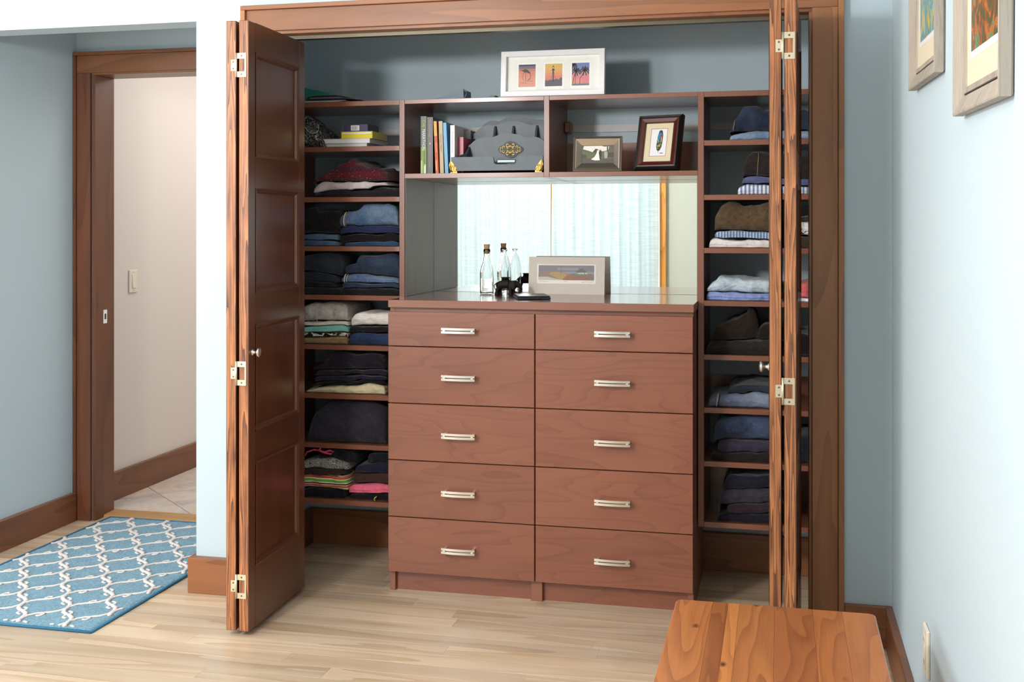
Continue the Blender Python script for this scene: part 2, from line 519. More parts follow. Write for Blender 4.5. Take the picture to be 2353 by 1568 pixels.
bx('window_casing', (-1.0, -0.945, -4.6, -4.56, 0.13, 2.53), 'orange_z', w2)
bx('window_casing', (-2.955, -2.9, -4.6, -4.56, 0.13, 2.53), 'orange_z', w2)
bx('window_casing', (-2.9, -1.0, -4.6, -4.575, 2.45, 2.53), 'orange_z', w2)
bx('window_frame', (-1.97, -1.93, -4.70, -4.66, 0.15, 2.45), 'orange_z', w2)
for a, b in ((-2.9, -1.97), (-1.93, -1.0)):
    build('pane', boxes((a, b, -4.682, -4.678, 0.15, 2.45)), 'pane', w2)
w3 = struct(thing('fill_window', 'added unseen fill window in the far left corner behind the camera', None, (-3.6, -4.6, 0.9)))  # unseen window added so more light reaches into the closet
for b in ((-4.15, -4.1, -4.70, -4.60, 0.9, 2.4), (-3.1, -3.05, -4.70, -4.60, 0.9, 2.4), (-4.1, -3.1, -4.70, -4.60, 0.9, 0.95), (-4.1, -3.1, -4.70, -4.60, 2.35, 2.4)):
    bx('window_frame', b, 'orange_z', w3)
build('pane', boxes((-4.1, -3.1, -4.672, -4.668, 0.95, 2.35)), 'pane', w3)
t = NT('sheer_curtain_cloth')
cv = t.noise(t.obj((6, 6, 110)), 1.0, 2.0)
cc = t.ramp(cv, [(0.3, '#bccaca'), (0.7, '#cfdada')])
df = t.n('BsdfDiffuse', i0=cc)
tr = t.n('BsdfTranslucent', i0=cc)
mx = t.n('MixShader', i0=0.62, i1=df.outputs[0], i2=tr.outputs[0])
t.t.links.new(mx.outputs[0], t.t.nodes['Material Output'].inputs[0])
M['curtain'] = t.m
for q, (xa, xb, lab) in enumerate(((-2.93, -1.945, 'left sheer white curtain panel reflected in the closet mirror'), (-1.93, -1.005, 'right sheer white curtain panel reflected in the closet mirror'))):
    P = []
    n = 150
    for i in range(n + 1):
        x = xa + (xb - xa) * i / n
        w = 0.018 * sin(i * 0.47 + q) + 0.011 * sin(i * 0.21 + 2 * q)
        P.append([(x + 0.004 * sin(i * 0.9 + k), -4.53 + w * (0.55 + 0.45 * (1 - k / 10)), 0.1 + (2.40 - 0.1) * k / 10) for k in range(11)])
    o = build('curtain', MB().grid(P), 'curtain', None, loc=((xa + xb) / 2, -4.53, 0.1), fix=False)
    tag(o, lab, 'curtain', 'sheer curtains at the window behind the camera')
rod = thing('curtain_rod', 'thin metal rod carrying the sheer curtains', 'curtain rod', (-2.5, -4.53, 2.43))
build('rod', MB().tube([(-3.0, -4.53, 2.43), (-0.85, -4.53, 2.43)], 0.011), 'screw', rod)
for x in (-3.01, -0.84):
    build('finial', MB().lathe([(0.001, -0.03), (0.02, -0.02), (0.026, 0), (0.02, 0.02), (0.001, 0.03)], (x, -4.53, 2.43), 'x', 12), 'screw', rod)
    build('bracket', MB().box(x * 0.985 - 0.01, x * 0.985 + 0.01, -4.6, -4.52, 2.41, 2.42), 'screw', rod)

# ------------------------------------------------------------------ folding closet doors
YN, YF, TH = -0.392, 0.080, 0.034
ZP = [(1.903, 1.558), (1.457, 1.112), (1.010, 0.658), (0.5595, 0.2167)]
def leaf(root, xn, xf, knob_side=0):
    """one door leaf from its near hinge edge (centre line x = xn) to its far edge (x = xf)"""
    L = sqrt((YF - YN) ** 2 + (xf - xn) ** 2)
    a = math.atan2(-(xf - xn), YF - YN)
    mt = Matrix.Translation((xn, YN, 0)) @ Matrix.Rotation(a, 4, 'Z')
    h = TH / 2
    zb, zt, sw = 0.018, 1.999, 0.052
    for s0, s1, edge in ((0, sw, 0.0), (L - sw, L, L)):
        m = MB().box(-h, h, s0, s1, zb, zt, 0, 0.0015)
        for k, f in enumerate(m.f):
            if all(abs(m.v[i][1] - edge) < 1e-4 for i in f):
                m.mi[k] = 1
        build('stile', m.xf(mt), ['door_z', 'edge_z'], root)
    zs = [zt] + [q for p in ZP for q in p] + [zb]
    for k in range(0, 10, 2):
        build('rail', MB().box(-h, h, sw, L - sw, zs[k + 1], zs[k]).xf(mt), 'door_y', root)
    for z1, z0 in ZP:
        build('panel', MB().box(-h + 0.011, h - 0.011, sw - 0.004, L - sw + 0.004, z0 - 0.004, z1 + 0.004).xf(mt), 'door_z', root)
        m = MB()
        for sg in (-1, 1):
            pr = [(0.0, h + 0.0015), (0.004, h + 0.002), (0.008, h - 0.001), (0.012, h - 0.003), (0.017, h - 0.0105)]
            rings = []
            for d, q in pr:
                rings.append([(sg * q, sw + d, z0 + d), (sg * q, L - sw - d, z0 + d), (sg * q, L - sw - d, z1 - d), (sg * q, sw + d, z1 - d)])
            m.grid(rings, closeu=True, smooth=False)
        build('panel_molding', m.xf(mt), 'door_z', root)
    if knob_side:
        m = MB().lathe([(0.0, 0.0), (0.011, 0.0), (0.011, 0.003), (0.006, 0.006), (0.0055, 0.013), (0.010, 0.017), (0.0155, 0.020), (0.0165, 0.0235), (0.014, 0.027), (0.007, 0.0295), (0.0, 0.030)], (0, 0, 0), 'x', 20)
        if knob_side < 0:
            m.xf(Matrix.Rotation(pi, 4, 'Z'))
        m.xf(Matrix.Translation((knob_side * h, 0.028, 0.920)))
        build('knob', m.xf(mt), 'chrome', root)
def hinge(root, xk, z):
    """flat non-mortise hinge on the two near edges: cut-out leaf on the right, small leaf on the left, knuckle between"""
    y1, y0 = YN - 0.0002, YN - 0.0022
    hh = build('hinge', MB().prism([(xk + 0.002, z - 0.039), (xk + 0.034, z - 0.039), (xk + 0.034, z + 0.039), (xk + 0.002, z + 0.039), (xk + 0.002, z + 0.021), (xk + 0.029, z + 0.021), (xk + 0.029, z - 0.021), (xk + 0.002, z - 0.021)], y0, y1, 'y'), 'brass', root)
    build('hinge_leaf', MB().box(xk - 0.020, xk - 0.001, y0, y1, z - 0.0185, z + 0.0185, 0, 0.0005), 'brass', hh)
    build('knuckle', MB().tube([(xk, y0 - 0.001, z - 0.039), (xk, y0 - 0.001, z + 0.039)], 0.0036, 10), 'brass', hh)
    for dx, dz in ((0.018, 0.030), (0.018, -0.030), (-0.011, 0.011), (-0.011, -0.011)):
        build('screw', MB().lathe([(0.0, -0.0008), (0.002, -0.0008), (0.0032, 0.0)], (xk + dx, y0, z + dz), 'y', 10), 'screw', hh)
d1 = struct(thing('door_1', 'dark brown folding door with four panels, folded open on the left', None, (-1.72, -0.16, 0.018)))
leaf(d1, -1.7345, -1.766)
leaf(d1, -1.6895, -1.702, 1)
d2 = struct(thing('door_2', 'dark brown folding door seen edge on, folded open on the right', None, (0.01, -0.16, 0.018)))
leaf(d2, -0.0125, -0.010, -1)
leaf(d2, 0.0295, 0.0520)
for z in (1.854, 0.854, 0.163):
    hinge(d1, -1.7145, z)
    hinge(d2, 0.0085, z)

# ------------------------------------------------------------------ closet fittings
SHZ = [1.812, 1.638, 1.4436, 1.2538, 1.0654, 0.8729, 0.6834, 0.4919, 0.2756]
YS, TB = 0.33, 0.019
def tower(x0, x1, label, cat):
    r = thing('shelf_tower', label, cat, ((x0 + x1) / 2, 0.51, SHZ[-1] - TB), 'shelf towers in the closet')
    for a, b in ((x0, x0 + 0.021), (x1 - 0.021, x1)):
        bx('upright', (a, b, YS, 0.697, SHZ[-1] - TB, 1.812), 'lam_z', r, 0.0008)
    for z in SHZ:
        bx('shelf', (x0 + 0.0212, x1 - 0.0212, YS + 0.001, 0.690, z - TB, z), 'lam_x', r, 0.0008)
    bx('back_board', (x0 + 0.022, x1 - 0.022, 0.686, 0.696, SHZ[8], SHZ[7] - TB - 0.001), 'lam_x', r, 0)
    bx('back_board', (x0 + 0.022, x1 - 0.022, 0.686, 0.696, SHZ[6], SHZ[6] + 0.075), 'lam_x', r, 0)
    return r
tower(-1.929, -1.387, 'brown laminate shelf tower left of the dresser, packed with folded clothes', 'shelving')
tower(-0.2845, 0.257, 'brown laminate shelf tower right of the dresser, half behind the folded door', 'shelving')
hu = thing('hutch_shelf', 'brown laminate two-bay hutch shelf above the mirror', 'shelving', (-0.836, 0.51, 1.5126))
bx('upright', (-0.8465, -0.8265, YS, 0.697, 1.5126, 1.812), 'lam_z', hu, 0.0008)
for a, b in ((-1.3868, -0.8467), (-0.8263, -0.2847)):
    bx('shelf', (a, b, YS + 0.001, 0.697, 1.812 - 0.016, 1.812), 'lam_x', hu, 0.0008)
    bx('shelf', (a, b, YS + 0.001, 0.697, 1.5126, 1.531), 'lam_x', hu, 0.0008)
    bx('back_board', (a, b, 0.684, 0.696, 1.531, 1.660), 'lam_x', hu, 0)
bx('side_panel', (-1.3868, -1.3835, YS + 0.006, 0.690, 1.0645, 1.512), 'taupe', hu, 0)
bx('side_panel', (-0.2882, -0.2849, YS + 0.006, 0.690, 1.0645, 1.512), 'taupe', hu, 0)
bx('bracket', (-0.8255, -0.803, 0.63, 0.684, 1.700, 1.742), 'lam_z', hu, 0.003)
struct(build('trim_rail', boxes((-1.905, -1.41, 0.691, 0.6985, 1.705, 1.733), (-1.3865, -0.847, 0.691, 0.6985, 1.705, 1.733), (-0.826, -0.285, 0.691, 0.6985, 1.705, 1.733), (-0.263, 0.235, 0.691, 0.6985, 1.705, 1.733)), plain('rail_grey_white', '#c9c6c4', 0.4)), 'pale metal hanging rail on the closet wall')
t = NT('mirror_silver')
t.col(t.mix(t.math('MULTIPLY', t.noise(t.obj(), 3.0), 0.02), (0.93, 0.95, 0.94, 1), (0.9, 0.93, 0.92, 1)))
t.set(rough=0.0, metal=1.0)
M['mirror'] = t.m
tag(build('mirror', MB().box(-1.3830, -0.2885, 0.690, 0.6955, 1.0642, 1.5122), 'mirror', None, loc=(-0.836, 0.69, 1.0642)), 'wide frameless mirror behind the dresser top reflecting a curtained window', 'mirror')

ds = thing('dresser', 'cherry dresser with ten drawers and bar handles in the closet', 'dresser', (-0.84, 0.42, 0))
DX0, DXM, DX1 = -1.387, -0.841, -0.2885
bx('side_panel', (DX0, DX0 + 0.019, 0.1687, 0.66, 0.0, 1.036), 'cherry_z', ds, 0.0008)
bx('side_panel', (DX1 - 0.019, DX1, 0.1687, 0.66, 0.0, 1.036), 'cherry_z', ds, 0.0008)
bx('post', (-0.860, -0.819, 0.1687, 0.66, 0.0, 1.036), 'cherry_z', ds, 0.0008)
for a, b in ((DX0 + 0.019, -0.860), (-0.819, DX1 - 0.019)):
    bx('kickboard', (a, b, 0.186, 0.200, 0.0, 0.085), 'cherry', ds, 0)
    bx('top_rail', (a, b, 0.1687, 0.19, 1.010, 1.036), 'cherry', ds, 0)
    bx('back_panel', (a, b, 0.64, 0.655, 0.0, 1.03), 'cherry', ds, 0)
GZ = [1.0225, 0.8954, 0.6883, 0.4819, 0.2755, 0.0738]
HZ = [0.958, 0.789, 0.5815, 0.3755, 0.171]
hm = None
for col, (a, b, hx) in enumerate(((DX0, DXM - 0.002, -1.1155), (DXM + 0.002, DX1, -0.5625))):
    for k in range(5):
        dr = build('drawer', MB().box(a, b, 0.1455, 0.1665, GZ[k + 1] + 0.0015, GZ[k] - 0.0015, 0, 0.0012), 'cherry', ds, loc=(a, 0.155, GZ[k + 1]))
        if hm is None:
            m = MB()
            for s in (-1, 1):       # two bowed bars
                P = []
                for i in range(17):
                    u = -1 + i / 8
                    yy = -0.026 - 0.005 * (1 - u * u)
                    P.append([(0.062 * u, yy, s * 0.0058 - 0.004), (0.062 * u, yy - 0.004, s * 0.0058 - 0.004), (0.062 * u, yy - 0.004, s * 0.0058 + 0.004), (0.062 * u, yy, s * 0.0058 + 0.004)])
                m.grid(P, closeu=True, smooth=False)
                for q in (P[0], P[-1]):
                    m.add(q, [(0, 1, 2, 3)])
            for s in (-1, 1):       # feet
                m.box(s * 0.052 - 0.005, s * 0.052 + 0.005, -0.0312, 0.0, -0.0065, 0.0065, 0, 0.0008)
            h0 = build('handle', m, 'chrome', None)
            hm = h0.data
            bpy.data.objects.remove(h0)
        h = link('handle', hm, dr, Vector((hx, 0.1455, HZ[k])) - Vector((a, 0.155, GZ[k + 1])))
tag(build('worktop', MB().box(-1.3865, -0.2850, 0.142, 0.6895, 1.0362, 1.0636, 0, 0.001), 'top', None, loc=(-0.836, 0.42, 1.0362)), 'glossy brown laminate worktop over the dresser', 'worktop')
# ------------------------------------------------------------------ cloth
def cloth(name, c, c2=None, kind='plain', scale=1.0):
    t = NT(name)
    v = t.obj()
    c2 = c2 or c
    mott = t.noise(v, 55.0, 4.0, 0.65)
    if kind == 'denim':
        f = t.math('ADD', t.math('MULTIPLY_ADD', t.noise(v, 9.0, 3.0), 1.1, -0.35), t.math('MULTIPLY_ADD', t.noise(t.obj((350, 350, 60)), 1.0, 2.0), 0.5, -0.25), clamp=True)
        col = t.mix(f, lin(c), lin(c2))
    elif kind == 'vstripe':
        w = t.math('FRACT', t.math('MULTIPLY', t.n('SeparateXYZ', i0=v).outputs[0], scale))
        col = t.ramp(w, [(0.0, c), (0.5, c), (0.55, c2), (0.9, c2)])
    elif kind == 'zebra':
        n = t.noise(v, 26.0, 1.0, 0.4, 1.2)
        col = t.ramp(n, [(0.47, c), (0.5, c2), (0.56, c2), (0.59, c)])
    elif kind == 'knit':
        x, y, z = (t.n('SeparateXYZ', i0=v).outputs[i] for i in range(3))
        a = t.math('SINE', t.math('MULTIPLY', x, 420.0))
        b = t.math('SINE', t.math('MULTIPLY', z, 330.0))
        ck = t.math('MULTIPLY', a, b)
        row = t.math('SINE', t.math('MULTIPLY', z, 150.0))
        m1 = t.math('GREATER_THAN', t.math('ADD', ck, t.math('MULTIPLY', row, 0.6)), 0.35)
        m2 = t.math('GREATER_THAN', t.noise(t.obj((90, 90, 130)), 1.0, 2.0), 0.67)
        col = t.mix(m2, t.mix(m1, lin(c), lin(c2)), lin('#7d6f74'))
    elif kind == 'bands':
        z = t.n('SeparateXYZ', i0=v).outputs[2]
        w = t.math('FRACT', t.math('ADD', t.math('MULTIPLY', z, scale), t.math('MULTIPLY', t.noise(v, 14.0, 1.0), 0.25)))
        col = t.ramp(w, [(0.0, '#6fae3c'), (0.26, '#6fae3c'), (0.28, '#f1ead8'), (0.36, '#f1ead8'), (0.38, '#d2453f'), (0.5, '#d2453f'), (0.52, '#e88a4a'), (0.62, '#d2453f'), (0.66, '#f1ead8'), (0.72, '#40342c'), (0.86, '#40342c'), (0.88, '#f1ead8'), (0.97, '#f1ead8')], 'CONSTANT')
    elif kind == 'print':
        n = t.noise(t.obj((1, 1, 2)), 42.0, 2.0, 0.5, 2.5)
        n2 = t.math('SINE', t.math('MULTIPLY', n, 60.0))
        col = t.ramp(t.math('MULTIPLY_ADD', n2, 0.5, 0.5), [(0.35, c), (0.62, c2), (0.95, '#d8d4cf')])
    else:
        col = t.mix(t.math('MULTIPLY_ADD', mott, 1.4, -0.2, clamp=True), lin(c), lin(c2))
    t.col(col)
    t.set(rough=0.92, spec=0.15, sheen=0.15)
    hgt = t.math('ADD', t.math('MULTIPLY', t.noise(v, 600.0, 2.0), 0.06), t.noise(t.obj((22, 22, 34)), 1.0, 3.0, 0.55, 1.6))
    t.bump(hgt, 0.55, 0.010)
    return t.m

def interp(P, t):
    if t <= P[0][0]:
        return P[0][1]
    for (a, h), (b, k) in zip(P, P[1:]):
        if t <= b:
            u = (t - a) / max(b - a, 1e-6)
            u = u * u * (3 - 2 * u)
            return h + (k - h) * u
    return P[-1][1]

def garment_mesh(x0, x1, z0, prof, yf=0.342, depth=0.30, seed=0, wr=0.004, fold=0.005, layers=1, low=None, zmax=9.0):
    nx, na, nt = 60, 16, 9
    rows = []
    L = x1 - x0
    for i in range(nx + 1):
        t = i / nx
        e = max(1 - abs(2 * t - 1) ** 9, 0.0) ** 0.5
        e = max(e, 0.04)
        hb = low(x0 + L * t) if low else z0
        h = max(z0 + interp(prof, t) - hb, 0.009) * (0.35 + 0.65 * e)
        h = max(0.006, min(h, zmax - hb))
        r = min(h * 0.5, 0.04) * 1.0
        wob = 0.006 * noise.noise(Vector((t * 4 + seed, seed * 1.7, 0)))
        y0 = yf + 0.012 * (1 - e) + wob
        row = []
        for k in range(na + 1):
            a = -pi / 2 + pi * k / na
            zz = hb + h * 0.5 * (1 + sin(a))
            yy = y0 + r * (1 - max(cos(a), 0) ** 0.8)
            yy += fold * sum(exp(-((a - c) / 0.16) ** 2) for c in ([0.0] if layers == 1 else [-0.45, 0.45]))
            row.append((x0 + L * t, yy, zz))
        top = hb + h
        for k in range(1, nt + 1):
            q = k / nt
            row.append((x0 + L * t, y0 + r + (depth - r) * q, top * 1.0 - h * 0.10 * q * q))
        row.append((x0 + L * t, y0 + depth, hb))
        rows.append(row)
    out = []
    for i, row in enumerate(rows):
        o = []
        for j, (x, y, z) in enumerate(row):
            p = Vector((x * 9 + seed * 3.1, y * 7, z * 14))
            d = noise.noise(p) * wr * 1.3 + noise.noise(p * 2.7 + Vector((5, 1, 2))) * wr * 0.7 + wr * 0.8 * sin(x * 60 + 45 * z + 9 * y + seed + 4 * noise.noise(p * 0.5)) * noise.noise(p * 0.6) + wr * 0.35 * noise.noise(p * 5.5)
            zb = row[0][2]
            hz = max(0.0, min(1.0, (z - zb) / max(row[na][2] - zb, 0.01)))
            o.append((x + d * 0.3, max(y + d * 0.9, yf - 0.010), min(zmax + 0.002, max(zb + (0.0004 if j else 0.0), z + d * 0.9 * hz))))
        out.append(o)
    m = MB().grid(out)
    m.tops = [(o[0][0], max(q[2] for q in o)) for o in out]
    n = len(out[0])
    for r in (0, nx):
        b = r * n
        m.f.append(tuple(b + k for k in range(n)))
        m.mi.append(0)
        m.sm.append(True)
    return m

GT = {
'knit_black':(-1.764,-1.420,1.4436,[(0.0,0.0097),(0.249,0.0227),(0.663,0.0267),(0.819,0.0397),(0.922,0.036),(1.0,0.0109)]),
'fleece':(-1.770,-1.464,1.4608,[(0.0,0.0282),(0.123,0.0431),(0.737,0.038),(1.0,0.044)]),
'fair_isle':(-1.766,-1.459,1.4977,[(0.0,0.0116),(0.11,0.0282),(0.256,0.0497),(0.314,0.0748),(0.401,0.0828),(0.494,0.101),(0.576,0.0821),(0.721,0.0598),(0.866,0.0609),(0.953,0.0456),(1.0,0.0237)]),
'ljean2':(-1.823,-1.665,1.2538,[(0.0,0.0213),(1.0,0.0219)]),
'ljean1':(-1.823,-1.669,1.2754,[(0.0,0.0252),(1.0,0.0255)]),
'black3':(-1.823,-1.665,1.3008,[(0.0,0.1019),(0.269,0.1017),(0.484,0.0846),(1.0,0.0911)]),
'rblue':(-1.642,-1.420,1.2538,[(0.0,0.0151),(1.0,0.0159)]),
'rblack':(-1.661,-1.420,1.2709,[(0.0,0.03),(1.0,0.0304)]),
'rdark':(-1.656,-1.420,1.2995,[(0.0,0.0301),(1.0,0.0301)]),
'rjean':(-1.661,-1.420,1.3279,[(0.0,0.0573),(0.265,0.0588),(0.412,0.0839),(0.596,0.0904),(1.0,0.0899)]),
'l4black':(-1.823,-1.655,1.0654,[(0.0,0.0261),(1.0,0.025)]),
'l4dark':(-1.823,-1.678,1.0924,[(0.0,0.0212),(1.0,0.0195)]),
'l4b':(-1.823,-1.669,1.1128,[(0.0,0.0416),(1.0,0.0262)]),
'l4a':(-1.823,-1.655,1.1486,[(0.0,0.0755),(0.636,0.0762),(1.0,0.0615)]),
'r4black':(-1.651,-1.420,1.0654,[(0.0,0.0209),(1.0,0.0278)]),
'r4blue':(-1.651,-1.420,1.0884,[(0.0,0.0238),(1.0,0.0215)]),
'r4light':(-1.651,-1.420,1.1117,[(0.0,0.0322),(0.15,0.0343),(1.0,0.0198)]),
'r4big':(-1.643,-1.420,1.1370,[(0.0,0.0393),(0.206,0.0464),(0.286,0.0835),(1.0,0.0894)]),
'tan':(-1.823,-1.629,0.8729,[(0.0,0.0248),(1.0,0.0292)]),
'zebra':(-1.823,-1.626,0.8999,[(0.0,0.0148),(1.0,0.0191)]),
'aqua':(-1.823,-1.626,0.9169,[(0.0,0.0233),(1.0,0.0291)]),
'white5':(-1.823,-1.626,0.9406,[(0.0,0.0166),(1.0,0.024)]),
'grey5':(-1.823,-1.626,0.9562,[(0.0,0.0724),(0.519,0.0761),(0.963,0.0711),(1.0,0.0595)]),
'r5navy':(-1.622,-1.420,0.8729,[(0.0,0.0444),(1.0,0.0456)]),
'r5black':(-1.622,-1.420,0.9179,[(0.0,0.0263),(1.0,0.0272)]),
'r5white':(-1.617,-1.420,0.9447,[(0.0,0.0333),(0.144,0.0523),(1.0,0.0503)]),
'cream':(-1.799,-1.475,0.6834,[(0.0,0.0195),(0.425,0.0308),(1.0,0.0402)]),
'l6d':(-1.772,-1.482,0.7103,[(0.0,0.0121),(1.0,0.0264)]),
'l6c':(-1.764,-1.473,0.7274,[(0.0,0.019),(1.0,0.0296)]),
'l6b':(-1.759,-1.473,0.7510,[(0.0,0.0193),(1.0,0.0277)]),
'l6a':(-1.768,-1.482,0.7726,[(0.0,0.0059),(0.156,0.0208),(0.2,0.0414),(0.281,0.064),(1.0,0.0694)]),
'l7':(-1.794,-1.471,0.4919,[(0.0,0.0838),(0.078,0.1137),(0.3,0.1519),(0.522,0.1612),(0.8,0.1628),(0.939,0.1376),(1.0,0.0966)]),
'l8black':(-1.823,-1.642,0.2756,[(0.0,0.032),(1.0,0.035)]),
'stripe':(-1.823,-1.624,0.3096,[(0.0,0.049),(0.727,0.0514),(1.0,0.0625)]),
'l8brown':(-1.823,-1.642,0.3599,[(0.0,0.0259),(1.0,0.0282)]),
'pattern':(-1.823,-1.624,0.3875,[(0.0,0.0323),(0.442,0.0384),(1.0,0.0286)]),
'l8cord':(-1.741,-1.602,0.4237,[(0.0,0.0271),(0.325,0.036),(1.0,0.0336)]),
'r8black':(-1.620,-1.420,0.2756,[(0.0,0.0212),(1.0,0.027)]),
'pink':(-1.620,-1.420,0.3038,[(0.0,0.0315),(1.0,0.0354)]),
'r8brown':(-1.609,-1.420,0.3392,[(0.0,0.0337),(1.0,0.0399)]),
'r8navy':(-1.592,-1.420,0.3765,[(0.0,0.0376),(1.0,0.0459)]),
'r8top':(-1.547,-1.420,0.4177,[(0.0,0.0337),(1.0,0.043)]),
'R1light':(-0.173,0.116,1.6380,[(0.0,0.0291),(1.0,0.0281)]),
'R1dark':(-0.173,0.116,1.6658,[(0.0,0.0106),(0.067,0.0505),(0.171,0.0933),(0.301,0.097),(0.456,0.082),(0.689,0.0804),(1.0,0.0691)]),
'R2knit':(-0.147,0.116,1.4436,[(0.0,0.0321),(0.148,0.0364),(1.0,0.0284)]),
'R2purple':(-0.129,0.116,1.4746,[(0.0,0.0351),(1.0,0.0234)]),
'R2black':(-0.129,0.116,1.5038,[(0.0,0.057),(0.073,0.0815),(0.146,0.0921),(1.0,0.0828)]),
'R3white':(-0.247,-0.003,1.2538,[(0.0,0.0339),(0.193,0.0325),(1.0,0.0268)]),
'R3stripe':(-0.227,-0.003,1.2850,[(0.0,0.0308),(1.0,0.0233)]),
'R3olive':(-0.230,-0.003,1.3128,[(0.0,0.0685),(0.133,0.098),(0.267,0.1056),(0.467,0.0868),(0.6,0.0882),(0.84,0.1034),(1.0,0.1063)]),
'R3sbrown':(0.035,0.124,1.2538,[(0.0,0.0423),(1.0,0.0425)]),
'R3sprint':(0.039,0.124,1.2962,[(0.0,0.0506),(1.0,0.0536)]),
'R3sdark':(0.042,0.124,1.3483,[(0.0,0.0138),(1.0,0.0213)]),
'R4peri':(-0.258,-0.003,1.0654,[(0.0,0.0302),(1.0,0.0244)]),
'R4light':(-0.256,-0.003,1.0927,[(0.0,0.0201),(0.102,0.0392),(0.192,0.0581),(0.401,0.0525),(1.0,0.0525)]),
'R4swhite':(0.035,0.128,1.0654,[(0.0,0.0096),(1.0,0.011)]),
'R4pink':(0.045,0.128,1.0758,[(0.0,0.0408),(0.232,0.0564),(1.0,0.0602)]),
'R5grey':(-0.258,0.012,0.8729,[(0.0,0.04),(0.218,0.0477),(1.0,0.0542)]),
'R5mound2':(-0.075,0.012,0.9245,[(0.0,0.0484),(0.31,0.0614),(1.0,0.0656)]),
'R5mound':(-0.235,-0.076,0.9185,[(0.0,0.0387),(0.077,0.0514),(0.51,0.0792),(0.74,0.1),(0.817,0.1219),(0.942,0.1223),(1.0,0.1039)]),
'R5sblack':(0.054,0.128,0.8729,[(0.0,0.0674),(0.24,0.0786),(1.0,0.0768)]),
'R6light':(-0.249,-0.003,0.6834,[(0.0,0.0394),(0.136,0.0468),(1.0,0.051)]),
'R6dark':(-0.181,-0.003,0.7298,[(0.0,0.0186),(0.153,0.032),(0.407,0.0366),(1.0,0.0338)]),
'R7brown':(-0.242,-0.003,0.4919,[(0.0,0.0267),(1.0,0.0348)]),
'R7purple':(-0.218,-0.003,0.5232,[(0.0,0.0417),(1.0,0.045)]),
'R7blue':(-0.230,-0.003,0.5663,[(0.0,0.0636),(0.167,0.0822),(0.667,0.0882),(1.0,0.085)]),
'R7s':(0.057,0.131,0.4919,[(0.0,0.0882),(0.3,0.1044),(1.0,0.099)]),
'R8navy2':(-0.218,0.012,0.2756,[(0.0,0.0245),(1.0,0.035)]),
'R8maroon':(-0.184,0.012,0.3064,[(0.0,0.0299),(1.0,0.0365)]),
'R8grey':(-0.212,0.012,0.3381,[(0.0,0.0465),(1.0,0.0647)]),
'R8navy':(-0.193,0.012,0.3943,[(0.0,0.027),(0.118,0.0454),(0.485,0.0493),(1.0,0.047)]),
}
DEN = dict(kind='denim')
